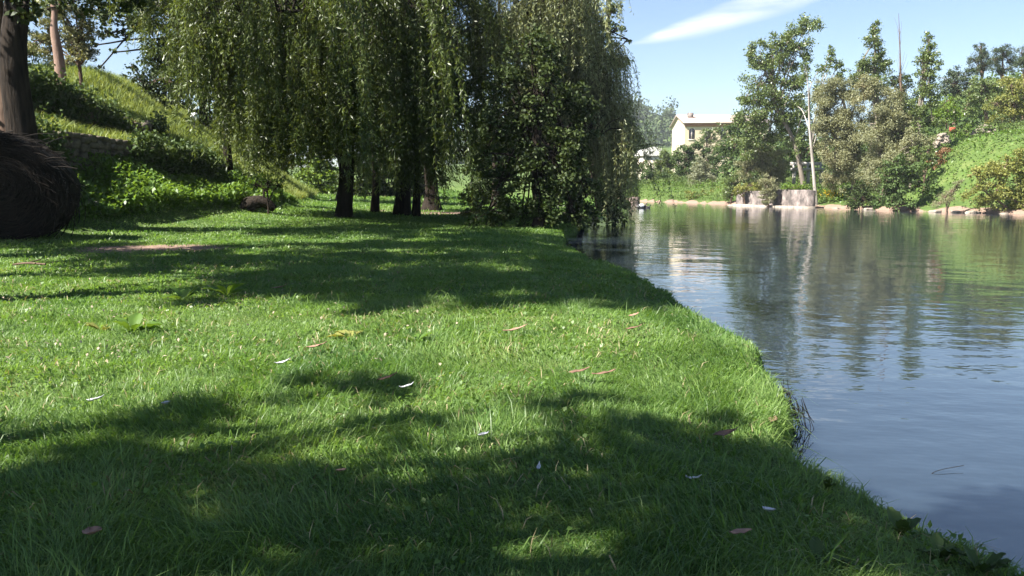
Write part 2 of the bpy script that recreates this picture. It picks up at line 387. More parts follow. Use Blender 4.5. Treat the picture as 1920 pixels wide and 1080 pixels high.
for r1, r2, dens, hh, wd in [(1.3, 3, 10500, .066, .0034), (3, 5, 8000, .062, .004), (5, 8, 4600, .056, .0055), (8, 12, 2500, .05, .008), (12, 18, 1100, .05, .013), (18, 28, 420, .06, .02), (28, 48, 190, .09, .036), (48, 85, 45, .15, .07)]:
    d = 1.42; n = int(.5*(r2*r2-r1*r1)*d*dens)
    r = np.sqrt(rng.random(n)*(r2*r2-r1*r1)+r1*r1); t = (rng.random(n)-.5)*d
    x, y = r*np.sin(t), r*np.cos(t)
    z, sn, sf = H(x, y)
    so_ = np.maximum(blob(x, y, pA[0], pA[1], 1.75, 1.0), blob(x, y, p2[0]+.5, p2[1]+1.5, 6.2, 2.3))
    ok = (sn > .0) & (rng.random(n) > so_*1.3) & (toe(y)-x < 1.3+rng.random(n))
    x, y, z, sn = x[ok], y[ok], z[ok], sn[ok]
    hv = hh*(.55+.9*vnoise(x, y, 1.4, 11))*(.75+.5*vnoise(x, y, 6, 12))*(1+.15*(1-ss(sn, .05, .5)))*.88
    dr = vnoise(x, y, 1.1, 13)*14
    blades(mb, x, y, z, hv*(1+1.1*(rng.random(len(x)) > .96)), np.full(len(x), wd*1.1), 1.55, dr)
tag(mb.build('grass', M['grass']), kind='stuff')
# dead straw and small clover leaves mixed into the turf
n = 30000; r = np.sqrt(rng.random(n)*(18**2-1.5**2)+1.5**2)*rng.random(n)**.45; r = np.maximum(r, 1.5); t = (rng.random(n)-.5)*1.4; x, y = r*np.sin(t), r*np.cos(t)
z, sn, sf = H(x, y); ok = (sn > .05) & (toe(y)-x < 1) & (vnoise(x, y, 1.6, 61)+.35*rng.random(n) > .62); x, y, z = x[ok], y[ok], z[ok]
mb = MB(); h_ = len(x)//3
blades(mb, x[:h_], y[:h_], z[:h_]+.012, np.full(h_, .06), .004+.0004*np.hypot(x[:h_], y[:h_]), 1.5)
tag(mb.build('dead_grass', leafmat('dead_straw', (.22, .17, .09), (.42, .36, .22), .2, .7, .2)), kind='stuff')
mb = MB(); c = np.stack([x, y, z+.02+.025*rng.random(len(x))], -1)[h_:]; ls_ = .018+.0022*np.hypot(c[:, 0], c[:, 1]); leaves(mb, c, ls_, ls_*.85, up=1.6)
tag(mb.build('clover', M['weed']), kind='stuff')

# rough dry grass on the embankment ledges and slope
mb = MB(); mb2 = MB()
n = 150000; y = 14+rng.random(n)*50; s = np.where(y > 31, .6, 2.7)+rng.random(n)*10; x = toe(y)-s
z, sn, sf = H(x, y); keep = (sn > 1) & ~((s > 2.3) & (s < 2.8) & (y < 31)) & ~((s > 5.2) & (s < 5.75) & (y < 31))
x, y, z, s = x[keep], y[keep], z[keep], s[keep]
red = (s > 5.6) & (s < 8.4) & (y < 31) & (vnoise(x, y, .9, 21) > .15)
blades(mb, x[~red], y[~red], z[~red], .22+.2*vnoise(x, y, .8, 20)[~red], np.full((~red).sum(), .028), .8)
blades(mb2, x[red], y[red], z[red], np.full(red.sum(), .26), np.full(red.sum(), .03), .9)
tag(mb.build('slope_grass', M['drygrass']), kind='stuff'); tag(mb2.build('dry_grass', M['redgrass']), kind='stuff')

# ------------------------------------------------------------ trees
KF = 1.35
def crown_pts(blobs, k, ls, cs=None, ecc=1.0, asp=.6):
    """leaf centres clustered in clumps spread through the lobes"""
    out = []; cl = []
    for (c, r) in blobs:
        r = np.asarray(r, float); area = pi*r[0]*r[2]*KF
        nl = int(k*area/(ls*ls*.55*asp)); csz = cs if cs else .24*min(r[0], r[2])+.05
        nc = max(5, int(2.6*(r[0]*r[1]*r[2])**(1/3)*(r[0]*r[2])**.5/(csz*csz)*.55))
        nc = min(nc, 160)
        d = unit(nc); rad = rng.random(nc)**.42
        rad *= 1+.16*np.sin(d[:, 0]*5+c[0])+.14*np.sin(d[:, 2]*6+c[1]*2)
        cc = np.asarray(c)+d*rad[:, None]*r*ecc
        wts = rng.random(nc)+.35; wts /= wts.sum()
        idx = rng.choice(nc, nl, p=wts)
        p = cc[idx]+rng.normal(size=(nl, 3))*csz*np.array([1, 1, .75])*.62
        out.append(p); cl.append(cc)
    return np.vstack(out), cl
def pxblobs(bl, Y, dep=.9):
    o = []
    for b in bl:
        u, v, ru, rv = b[:4]; yy = Y+(b[4] if len(b) > 4 else 0)
        s = yy/F; o.append((P(u, v, yy), (ru*s, max(ru, rv*.6)*s*dep, rv*s)))
    return o
def tree(name, label, cat, group, base, path, r0, blobs, leaf, bark, ls=.16, asp=.6, k=2.2, cs=None, limbs=3, r1=.25, up=.35, d=None, flare=1.5, l0=.35):
    root = empty(name, base, label, cat, group); off = Off(root)
    pts = spline(np.vstack([base, *[np.asarray(q)[None] for q in path]]), 6)
    n = len(pts); t = np.linspace(0, 1, n); rad = r0*(1-t*(1-r1)); rad[0] *= flare
    if n > 1: rad[1] *= 1+(flare-1)*.3
    pts = pts+np.sin(t*9)[:, None]*np.array([.12, .08, 0])*r0*1.5*(t > 0)[:, None]
    pts = pts-np.array([0, 0, .25])*(t == 0)[:, None]
    tb = MB(); tube(tb, pts, rad, 12, .06)
    lp, cl = crown_pts(blobs, k, ls, cs, asp=asp)
    for (c, r), cc in zip(blobs, cl):
        for q in range(limbs):
            i0 = rng.integers(int(n*l0), n); st = pts[i0]
            hd = np.asarray(c)+unit(1)[0]*np.asarray(r)*.25; mid = (st+hd)/2+np.array([0, 0, .12*np.linalg.norm(hd-st)])
            sp = spline([st, mid, hd], 5); rr_ = np.linspace(rad[i0]*.45+.008, .022*(1+r0), len(sp)); tube(tb, sp, rr_, 6)
            for e in cc[rng.choice(len(cc), min(4, len(cc)), replace=False)]:
                tube(tb, spline([hd, (hd+e)/2+unit(1)[0]*.08*np.linalg.norm(e-hd), e], 4), np.linspace(.018*(1+r0), .006, 7)[:len(spline([hd, hd, e], 4))], 4)
    off(tb, 'trunk', bark, root, True)
    lb = MB(); leaves(lb, lp, ls, ls*asp, up=up); off(lb, 'crown', leaf, root)
    return root
def bush(name, label, cat, group, base, blobs, leaf, bark=None, **kw):
    tops = [np.asarray(b[0]) for b in blobs[:1]]
    return tree(name, label, cat, group, base, [(np.asarray(base)+tops[0])/2+np.array([.1, 0, 0]), tops[0]], .09, blobs, leaf, bark or M['bark_mid'], limbs=kw.pop('limbs', 2), **kw)

def gp(u, v, Y):   # foot of a thing seen at column u, depth Y, set on the terrain
    p = P(u, v, Y); p[2] = Hz(p[0], p[1]); return p
gb = 'trees on the far bank'
def T(name, label, Y, trunkpx, r0, bl, leaf, bark, cat='tree', group=gb, dep=.9, **kw):
    u0, v0 = trunkpx[0]; base = gp(u0, v0, Y)
    return tree(name, label, cat, group, base, [P(u, v, Y) for u, v in trunkpx[1:]], r0, pxblobs(bl, Y, dep), leaf, bark, **kw)
# --- far bank, from the bend to the right edge
T('poplar_tree', 'tall airy poplar with a brown trunk leaning left above the concrete wall', 60, [(1513, 345), (1490, 272), (1455, 195), (1446, 130), (1470, 80)], .19,
  [(1425, 118, 24, 42), (1452, 100, 26, 46), (1480, 85, 26, 36), (1512, 55, 26, 26), (1500, 95, 24, 30), (1440, 168, 42, 40), (1485, 150, 34, 40), (1412, 215, 34, 40), (1462, 225, 42, 38, 1), (1400, 268, 26, 30, 1), (1440, 262, 34, 26, 1), (1395, 190, 12, 20), (1408, 95, 10, 16)], M['mid'], M['bark_pale'], ls=.17, k=2.3)
T('poplar_tree', 'slender tree with a bright white trunk and thin open crown', 57, [(1531, 350), (1522, 285), (1517, 215), (1518, 165)], .13,
  [(1556, 98, 12, 14), (1572, 122, 10, 16), (1545, 128, 22, 12), (1575, 140, 16, 12), (1560, 112, 10, 10), (1510, 125, 10, 22), (1490, 200, 22, 26, 3), (1540, 180, 18, 20, 2), (1492, 260, 20, 24, 3)], M['mid'], M['bark_white'], ls=.15, k=1.8, r1=.3, limbs=1)
T('willow_tree', 'broad grey green willow right of the white trunk', 56, [(1600, 385), (1598, 320), (1590, 240), (1580, 180)], .2,
  [(1562, 160, 30, 26), (1550, 200, 30, 36), (1592, 205, 34, 44), (1560, 255, 34, 44), (1606, 262, 36, 40), (1572, 308, 34, 34), (1560, 340, 22, 20), (1610, 318, 30, 30), (1540, 232, 18, 30)], M['greygreen'], M['bark_pale'], ls=.15, asp=.36, k=3.6)
T('willow_tree', 'grey green willow under the tallest poplar spire', 53, [(1655, 390), (1652, 320), (1650, 240), (1645, 180)], .2,
  [(1632, 168, 28, 34), (1662, 190, 34, 36), (1640, 232, 36, 40), (1682, 240, 30, 42), (1660, 285, 40, 36), (1695, 290, 28, 34), (1700, 255, 24, 34), (1634, 310, 30, 30)], M['greygreen'], M['bark_pale'], ls=.15, asp=.36, k=3.6)
T('poplar_tree', 'tallest poplar spire rising behind the grey willows', 62, [(1645, 360), (1643, 220), (1641, 120), (1640, 50)], .2,
  [(1640, 50, 9, 16), (1637, 75, 17, 20), (1645, 102, 20, 22), (1630, 125, 24, 24), (1655, 132, 20, 24), (1612, 140, 16, 22), (1640, 165, 34, 26), (1600, 160, 14, 22)], M['mid'], M['bark_pale'], ls=.15, k=2.6)
T('oak_tree', 'dark leafy tree in the gap between two poplar spires', 66, [(1700, 340), (1698, 250), (1696, 180)], .2,
  [(1692, 160, 20, 26), (1705, 190, 24, 30), (1682, 205, 24, 30), (1712, 225, 22, 26), (1672, 150, 12, 18)], M['dark'], M['bark_mid'], ls=.17, k=1.8)
T('poplar_tree', 'narrow pale poplar standing at the left end of the grassy slope', 52, [(1722, 300), (1724, 235), (1733, 170), (1740, 90)], .15,
  [(1740, 76, 10, 14), (1742, 100, 19, 20), (1732, 112, 15, 18), (1745, 140, 20, 24), (1728, 158, 18, 24), (1742, 185, 22, 24), (1722, 205, 18, 22), (1745, 222, 20, 22), (1716, 240, 14, 18)], M['mid'], M['bark_pale'], ls=.14, k=2.6)
T('alder_tree', 'dark green tree filling the gap between the leaning poplar and the white trunk', 68, [(1500, 345), (1500, 300), (1500, 240)], .18,
  [(1498, 215, 24, 30), (1505, 255, 26, 30), (1480, 285, 22, 26), (1540, 285, 22, 30), (1560, 235, 22, 30), (1495, 310, 26, 20), (1470, 245, 16, 24)], M['ivy'], M['bark_mid'], ls=.19, k=2.6)
T('willow_tree', 'grey willow whose boughs rest on the dark layered shrub', 51.5, [(1705, 390), (1712, 320), (1715, 270)], .14,
  [(1712, 262, 26, 22), (1738, 268, 18, 18), (1690, 300, 26, 22), (1665, 312, 22, 22), (1735, 292, 20, 16), (1640, 340, 24, 24)], M['greygreen'], M['bark_pale'], ls=.15, asp=.36, k=3)
# dead pole-like tree
root = empty('dead_tree', gp(1690, 360, 60), 'bare dead treetop of thin upright twigs beside the tallest poplar', 'tree', gb); off = Off(root)
tb = MB(); b0 = np.array(root.location)
tube(tb, spline([b0, P(1690, 200, 60), P(1688, 110, 60), P(1685, 25, 60)], 8), np.linspace(.12, .012, 24)[:len(spline([b0, b0, b0, b0], 8))], 6)
for q in range(16):
    v0 = 60+rng.random()*110; st = P(1687, v0, 60); e = P(1687+rng.normal()*9, v0-20-rng.random()*25, 60+rng.normal()*.3); tube(tb, spline([st, (st+e)/2+np.array([.05, 0, -.05]), e], 4), np.linspace(.016, .004, 7), 4)
off(tb, 'trunk', M['bark_mid'], root)
T('lime_tree', 'bright lime green small tree behind the orange sign', 60, [(1775, 262), (1774, 225)], .1,
  [(1768, 205, 20, 18), (1785, 215, 18, 20), (1757, 222, 14, 14), (1780, 190, 14, 12)], M['bright'], M['bark_mid'], ls=.15, k=1.8)
T('pine_tree', 'grey pine left of the skyline pair with a flat crown', 82, [(1842, 190), (1841, 130), (1838, 90)], .16,
  [(1838, 88, 10, 12), (1846, 104, 18, 12), (1828, 112, 16, 12), (1848, 124, 20, 12), (1830, 132, 14, 10)], M['pine'], M['bark_mid'], ls=.2, asp=.25, k=1.8)
T('pine_tree', 'round crowned dark pine on the skyline right of the grey pine', 80, [(1880, 190), (1880, 140), (1879, 100)], .18,
  [(1878, 96, 16, 14), (1892, 110, 14, 16), (1866, 112, 14, 16), (1880, 128, 22, 14)], M['pine'], M['bark_mid'], ls=.2, asp=.25, k=2.2)
T('pine_tree', 'pine cut by the right frame edge on the skyline', 78, [(1922, 190), (1921, 140), (1920, 100)], .18,
  [(1918, 98, 12, 14), (1926, 112, 20, 16), (1912, 116, 10, 12)], M['pine'], M['bark_mid'], ls=.2, asp=.25, k=1.6)
T('oak_tree', 'grey green tree behind the narrow pale poplar', 76, [(1790, 230), (1790, 190), (1790, 150)], .2,
  [(1780, 150, 22, 18), (1802, 142, 22, 16), (1815, 160, 22, 18), (1775, 170, 20, 16), (1795, 172, 24, 18)], M['pine'], M['bark_mid'], ls=.19, asp=.5, k=2.2)
T('oak_tree', 'broad mid green tree below the skyline pines', 70, [(1850, 240), (1850, 200), (1850, 160)], .2,
  [(1840, 160, 24, 18), (1868, 158, 24, 18), (1822, 182, 22, 20), (1850, 190, 30, 22), (1880, 180, 24, 22), (1815, 205, 20, 18)], M['mid'], M['bark_mid'], ls=.2, k=2.2)
T('oak_tree', 'yellowing tree at the right frame edge above the slope', 62, [(1900, 270), (1900, 220), (1902, 170)], .2,
  [(1895, 160, 24, 20), (1918, 165, 20, 26), (1872, 195, 22, 18), (1900, 200, 28, 24), (1925, 210, 24, 30), (1880, 225, 28, 18)], M['yellow'], M['bark_mid'], ls=.17, k=2.2)
T('oak_tree', 'dark green tree drooping over the top of the slope at right', 56, [(1895, 290), (1895, 265), (1890, 235)], .15,
  [(1880, 232, 20, 14), (1905, 240, 24, 20), (1860, 238, 14, 8), (1895, 262, 20, 14), (1922, 260, 20, 22)], M['dark'], M['bark_mid'], ls=.16, k=2)
# bushes of the right bank
gs = 'bushes along the far bank'
def B(name, label, Y, foot, bl, leaf, group=gs, dep=.8, **kw):
    base = gp(foot[0], foot[1], Y); return bush(name, label, 'bush', group, base, pxblobs(bl, Y, dep), leaf, **kw)
B('river_bush', 'yellow green leafy bush overhanging the water at the right edge', 43.5, (1890, 398),
  [(1835, 352, 22, 24), (1860, 330, 26, 26), (1890, 312, 26, 24), (1918, 300, 24, 26), (1850, 378, 24, 20), (1885, 365, 30, 30), (1920, 350, 26, 34), (1915, 385, 26, 16), (1830, 325, 12, 12)], M['yellow'], ls=.14, k=2.6)
B('river_bush', 'dark green shrub with layered leaves left of the grassy slope', 48, (1690, 392),
  [(1660, 330, 20, 24), (1690, 318, 26, 26), (1720, 318, 22, 22), (1668, 360, 26, 24), (1700, 352, 30, 24), (1735, 345, 20, 20), (1690, 382, 30, 12), (1650, 378, 16, 14)], M['ivy'], ls=.17, k=2.5)
B('river_bush', 'low dark shrub hanging over the water right of the yellow flowers', 51, (1625, 394),
  [(1600, 370, 18, 20), (1625, 368, 20, 22), (1615, 350, 18, 16), (1645, 380, 14, 12), (1598, 386, 14, 8)], M['dark'], ls=.14, k=2.4)
B('rusty_bush', 'rust brown dying bush on the slope beside the pale poplar', 50.5, (1762, 312),
  [(1762, 292, 14, 11), (1772, 282, 9, 7), (1750, 302, 12, 10), (1768, 304, 12, 8)], M['rusty'], M['bark'], ls=.12, k=2.2)
B('slope_bush', 'green shrub between the dark layered shrub and the rusty bush', 49.5, (1735, 320),
  [(1728, 292, 18, 14), (1742, 300, 16, 14), (1715, 285, 12, 12), (1745, 280, 9, 8)], M['mid'], ls=.14, k=2)
B('slope_bush', 'faded brown weedy bush low on the slope near the waterline', 44.5, (1775, 388),
  [(1772, 372, 14, 14), (1785, 358, 10, 12), (1796, 342, 8, 12), (1760, 382, 12, 8)], M['greygreen'], ls=.1, asp=.3, k=1.6)
B('slope_bush', 'small lime shrub on top of the slope beside the orange sign', 55, (1812, 258), [(1812, 244, 8, 14), (1818, 252, 8, 8)], M['bright'], ls=.12, k=2)
B('wall_bush', 'grey green bush on the concrete wall under the leaning poplar', 62, (1440, 352),
  [(1425, 290, 28, 26), (1450, 300, 30, 30), (1432, 325, 34, 26), (1460, 335, 26, 24), (1405, 318, 20, 24), (1452, 362, 14, 22, -1.2)], M['greygreen'], ls=.15, asp=.4, k=3.6)
B('wall_bush', 'twiggy brown grey bush hanging over the middle of the concrete wall', 58, (1440, 372), [(1438, 350, 14, 14), (1446, 366, 12, 14), (1432, 338, 14, 10), (1452, 352, 10, 14), (1440, 376, 13, 10), (1434, 366, 10, 10)], M['greygreen'], ls=.12, asp=.35, k=2.6)
B('wall_bush', 'green weeds spilling over the right end of the concrete wall', 57.4, (1498, 356), [(1490, 352, 16, 7), (1508, 350, 12, 8), (1475, 350, 12, 6), (1500, 358, 8, 8)], M['bright'], ls=.13, k=2.4)
B('wall_bush', 'brownish weeds spilling over the left end of the concrete wall', 61.5, (1398, 356), [(1390, 352, 14, 8), (1405, 352, 14, 9), (1384, 362, 8, 10), (1418, 350, 12, 8)], M['yellow'], ls=.13, k=2.4)
B('wall_bush', 'green bush left of the concrete wall at the water', 67, (1370, 372),
  [(1372, 345, 18, 18), (1390, 330, 18, 18), (1362, 362, 16, 14), (1385, 356, 14, 14), (1400, 345, 12, 14)], M['mid'], ls=.16, k=2.4)
T('alder_tree', 'dark rounded tree below the ochre building', 78, [(1376, 330), (1376, 300), (1376, 260)], .18,
  [(1375, 250, 18, 20), (1392, 265, 18, 24), (1362, 280, 16, 20), (1380, 295, 20, 22), (1398, 240, 12, 20), (1386, 225, 10, 16), (1375, 318, 22, 20)], M['ivy'], M['bark_mid'], ls=.18, k=3.4)
T('silver_willow', 'pale silvery willow drooping to the water below the building', 80, [(1322, 370), (1320, 340), (1318, 310)], .14,
  [(1318, 305, 16, 16), (1304, 325, 16, 20), (1326, 330, 18, 22), (1312, 352, 20, 18), (1338, 350, 14, 18), (1296, 348, 10, 16)], M['silver'], M['bark_pale'], ls=.17, asp=.36, k=3.8)
T('alder_tree', 'mid green tree in front of the building left corner', 92, [(1285, 355), (1285, 320), (1286, 290)], .16,
  [(1284, 285, 14, 18), (1298, 296, 16, 18), (1270, 300, 12, 16), (1290, 320, 20, 18), (1308, 275, 12, 12), (1330, 288, 16, 14), (1345, 300, 14, 14), (1312, 310, 24, 24), (1275, 335, 22, 22), (1300, 345, 26, 24), (1340, 325, 22, 22)], M['ivy'], M['bark_mid'], ls=.2, k=3.4)
T('alder_tree', 'yellow green tree between the white roofed hut and the building', 96, [(1252, 350), (1252, 320), (1250, 290)], .16,
  [(1246, 288, 14, 14), (1256, 305, 16, 16), (1238, 306, 14, 14), (1268, 290, 10, 12), (1248, 325, 20, 16), (1232, 340, 20, 18), (1260, 345, 22, 18)], M['mid'], M['bark_mid'], ls=.2, k=3.2)
T('alder_tree', 'green tree in front of the ochre facade centre', 104, [(1325, 330), (1325, 290), (1326, 255)], .14,
  [(1324, 250, 10, 12), (1335, 262, 10, 12), (1345, 246, 10, 14), (1358, 256, 10, 14), (1318, 266, 12, 10), (1350, 280, 20, 16)], M['mid'], M['bark_mid'], ls=.18, k=2.2)
B('river_bush', 'leafy bush at the bend left of the silvery willow', 86, (1265, 374),
  [(1262, 345, 18, 18), (1280, 355, 16, 16), (1248, 358, 16, 14), (1270, 366, 22, 12), (1292, 366, 16, 12), (1250, 370, 20, 10)], M['mid'], ls=.18, k=3.6)
B('river_bush', 'dark bush at the river bend beside the pale rock', 90, (1222, 374),
  [(1215, 330, 18, 20), (1232, 345, 18, 20), (1206, 350, 14, 18), (1240, 362, 16, 12), (1218, 366, 18, 12), (1240, 368, 16, 10), (1200, 364, 14, 12)], M['ivy'], ls=.18, k=3.6)
B('river_bush', 'low green bush between the silvery willow and the wall', 74, (1340, 378),
  [(1335, 366, 18, 10), (1352, 360, 14, 14), (1318, 368, 14, 10), (1300, 370, 16, 10), (1360, 370, 18, 8)], M['yellow'], ls=.14, k=3.2)
T('alder_tree', 'rounded tree at the bend under the white roofed hut', 100, [(1205, 350), (1205, 320), (1206, 300)], .16,
  [(1208, 312, 16, 14), (1226, 318, 14, 14), (1192, 315, 14, 18), (1180, 330, 16, 24), (1165, 310, 18, 26)], M['mid'], M['bark_mid'], ls=.2, k=2.2)

# weeds covering the far slope and the bank edge
mb = MB(); n = 60000
q = rng.random(n)*1.0; y = 40+rng.random(n)*55; x = 8+rng.random(n)*48
z, sn, sf = H(x, y); ok = (sf > .9) & (sf < 16) & (x/y < .74); x, y, z = x[ok], y[ok], z[ok]
c = np.stack([x, y, z+rng.random(len(x))*(.15+.45*vnoise(x, y, .5, 31))], -1)
leaves(mb, c, .2, .10, up=.9); tag(mb.build('ground_cover', M['weed']), kind='stuff')
mb = MB(); n = 90000; y = 42+rng.random(n)*50; x = 10+rng.random(n)*44
z, sn, sf = H(x, y); pt_ = vnoise(x, y, .55, 33)*.6+vnoise(x, y, 1.7, 34)*.4; ok = (sf > .3) & (sf < 14) & (x/y < .74) & (pt_ > np.where(x/y < .33, .34, .5)); x, y, z, pt_ = x[ok], y[ok], z[ok], pt_[ok]
c = np.stack([x, y, z+rng.random(len(x))**.6*np.minimum((pt_-.30), .25+pt_*0)*3.2], -1)
leaves(mb, c, .17, .085, up=.5); tag(mb.build('undergrowth', leafmat('bank_scrub_leaf', (.045, .085, .02), (.15, .2, .06), .25, .6, .2, scale=.5)), kind='stuff')
mb = MB(); c = P(1558, 364, 57.2)+rng.normal(size=(420, 3))*np.array([.42, .3, .16]); leaves(mb, c, .10, .09, up=.8)
fr = empty('flower_clump', gp(1558, 385, 57.2), 'clump of yellow flowers on the far bank right of the concrete wall', 'flowers'); off = Off(fr)
off(mb, 'blossom', M['flower'], fr)
mb = MB(); b0 = np.array(fr.location); c = b0+np.array([0, 0, .55])+rng.normal(size=(1500, 3))*np.array([.9, .4, .35]); leaves(mb, c, .16, .06); off(mb, 'foliage', M['weed'], fr)

# ------------------------------------------------------------ near-side willows
def willow(name, label, base, crotch, r0, limbs, strands, leafmat_, zf=None, ls=.13, seed=1, hang=(2.5, 5.5), density=16, bark=None, zmin=1.2, group='weeping willows', twig=.006, crownfill=None):
    root = empty(name, base, label, 'tree', group); off = Off(root); tb = MB(); lb = MB()
    base = np.asarray(base, float); crotch = np.asarray(crotch, float)
    pts = spline([base-[0, 0, .2], base*.5+crotch*.5+[.1, 0, 0], crotch], 7); rad = r0*np.linspace(1.12, .8, len(pts)); rad[0] *= 1.4; rad[1] *= 1.12
    tube(tb, pts, rad, 14, .07)
    starts = []
    for (ex, ey, ez) in limbs:
        e = np.array([ex, ey, ez]); st = crotch-[0, 0, rng.random()*.5]; L = np.linalg.norm(e-st)
        mid = st*.5+e*.5+[0, 0, .22*L]
        sp = spline([st, mid, e], 9); tube(tb, sp, np.linspace(r0*.42, .025, len(sp)), 8)
        for i in range(3, len(sp)):
            for q in range(2):
                b1 = sp[i]+np.array([rng.normal()*.5, rng.normal()*.7, .25+rng.random()*.5])
                s2 = spline([sp[i], (sp[i]+b1)/2+[0, 0, .15], b1], 4); tube(tb, s2, np.linspace(.03, .012, len(s2)), 5)
                starts += [s2[k] for k in range(2, len(s2))]
        starts += [sp[i] for i in range(4, len(sp))]
    starts = np.array(starts)
    P_, D_ = [], []
    for q in range(strands):
        if q % 9 == 0: s0 = starts[rng.integers(len(starts))]+rng.normal(size=3)*np.array([.5, .5, .35]); L0 = rng.random(); h0 = abs(rng.normal())*.8; o0 = rng.normal(size=3)*.22
        s = s0+rng.normal(size=3)*np.array([.16, .16, .2])
        L = hang[0]+min(1, max(0, L0+rng.normal()*.12))*(hang[1]-hang[0]); zm = zmin+(zf(s[0])+h0 if zf else 0); L = min(L, s[2]-zm+rng.normal()*.35)
        if L < .6: continue
        out = np.array([s[0]-crotch[0], s[1]-crotch[1], 0]); out /= np.linalg.norm(out)+1e-6
        out = out+o0+rng.normal(size=3)*.12; out[2] = 0
        t = np.linspace(0, 1, 8)[:, None]; sw = .4+rng.random()*.95
        sp = s+out*sw*(1-np.exp(-3*t))*.9+np.array([0, 0, -1.])*L*t**1.15+rng.normal(size=3)*.12*t*[1, 1, 0]+np.sin(t*5+rng.random()*6)*np.array([.05, .04, 0])
        tube(tb, sp, np.linspace(twig*1.2, twig*.5, 8), 3)
        nl = int(L*density); tt = rng.random(nl)*7; i = np.minimum(tt.astype(int), 6); f = (tt-i)[:, None]
        p = sp[i]*(1-f)+sp[i+1]*f; d = unit(nl)*.75; d[:, 2] -= .75
        d /= np.linalg.norm(d, axis=1)[:, None]
        P_.append(p+d*ls*.5+rng.normal(size=(nl, 3))*.03); D_.append(d)
    leaves(lb, np.vstack(P_), ls, ls*.2, np.vstack(D_), up=.1)
    if crownfill:
        lp, _ = crown_pts(crownfill, 2.0, ls); leaves(lb, lp, ls, ls*.25)
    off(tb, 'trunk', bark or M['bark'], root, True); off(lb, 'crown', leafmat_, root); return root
YW = 27.5; wb = gp(643, 410, YW); cr = P(648, 190, YW)
lim = []
for u, v, yy in [(300, -20, 27), (330, 0, 27), (360, 30, 25), (400, 70, 25.5), (430, -40, 23.5), (470, 60, 29), (520, 20, 22.5), (560, -60, 26), (600, 30, 30), (640, -60, 24), (700, -20, 22), (740, 40, 29), (780, -60, 24.5), (830, 20, 22.5), (860, 70, 26), (900, -30, 24.5), (440, 60, 29), (380, -60, 28), (880, -70, 27)]:
    lim.append(tuple(P(u, v, yy)))
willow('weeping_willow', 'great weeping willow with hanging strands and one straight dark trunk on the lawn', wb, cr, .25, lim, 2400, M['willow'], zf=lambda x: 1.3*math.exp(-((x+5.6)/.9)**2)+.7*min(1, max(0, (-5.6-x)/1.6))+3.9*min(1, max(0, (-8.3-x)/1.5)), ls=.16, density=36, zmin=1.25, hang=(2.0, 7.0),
       crownfill=[(P(640, -90, 26.5), (6.5, 4.5, 1.6)), (P(450, -60, 26), (3.2, 3, 1.5)), (P(830, -70, 25), (2.6, 2.6, 1.5))])
YR = 29.0; rb = np.array([2.1, 27.5, Hz(2.1, 27.5)])
lim = []
for u, v, yy in [(1000, -40, 27), (1040, 20, 25), (1090, -30, 26), (1100, 10, 28), (1115, 60, 29), (1100, 120, 27), (1125, 190, 28), (1140, 240, 28.5), (1050, 80, 30), (980, 20, 25), (1160, 300, 29), (1120, 260, 26.5), (1060, -60, 24)]:
    lim.append(tuple(P(u, v, yy)))
willow('weeping_willow', 'weeping willow leaning over the river with pale strands reaching the water', rb, P(1060, 200, YR), .24, lim, 1500, M['willow_silver'], ls=.14, density=34, zmin=.12, hang=(1.0, 3.4))
# alder in front of the river willow
def near_tree(name, label, Y, foot, trunkpx, r0, bl, leaf, bark, **kw):
    base = gp(foot[0], foot[1], Y)
    return tree(name, label, kw.pop('cat', 'tree'), kw.pop('group', 'trees on the near bank'), base, [P(u, v, Y) for u, v in trunkpx], r0, pxblobs(bl, Y, kw.pop('dep', .8)), leaf, bark, **kw)
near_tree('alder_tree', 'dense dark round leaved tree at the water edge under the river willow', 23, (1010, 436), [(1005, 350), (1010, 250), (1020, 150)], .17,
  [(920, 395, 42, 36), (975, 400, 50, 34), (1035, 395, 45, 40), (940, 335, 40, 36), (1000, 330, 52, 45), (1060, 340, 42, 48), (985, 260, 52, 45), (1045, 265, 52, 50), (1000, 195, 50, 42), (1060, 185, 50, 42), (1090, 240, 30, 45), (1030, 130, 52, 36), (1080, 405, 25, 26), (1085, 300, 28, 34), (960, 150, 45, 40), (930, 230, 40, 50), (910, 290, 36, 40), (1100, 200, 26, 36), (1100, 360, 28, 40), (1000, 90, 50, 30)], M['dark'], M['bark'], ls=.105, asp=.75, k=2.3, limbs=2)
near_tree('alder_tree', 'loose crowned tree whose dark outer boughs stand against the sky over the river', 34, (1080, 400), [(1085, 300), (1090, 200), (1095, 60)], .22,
  [(1100, 20, 34, 30), (1125, 70, 30, 34), (1145, 55, 24, 18), (1150, 110, 28, 18), (1168, 122, 16, 12), (1135, 145, 26, 18), (1120, 190, 34, 34), (1138, 235, 30, 30), (1152, 275, 24, 34), (1160, 320, 22, 34), (1150, 15, 14, 18), (1176, 74, 7, 6), (1060, 60, 40, 50), (1150, 355, 24, 34), (1120, 330, 40, 60), (1110, 260, 40, 50), (1010, 20, 60, 40), (960, 60, 50, 40), (1040, 110, 50, 40), (1125, 385, 34, 34, -3), (1158, 392, 22, 30, -3), (1140, 340, 34, 34, -3), (1165, 350, 16, 30, -3)], M['dark'], M['bark'], ls=.15, k=2.0)
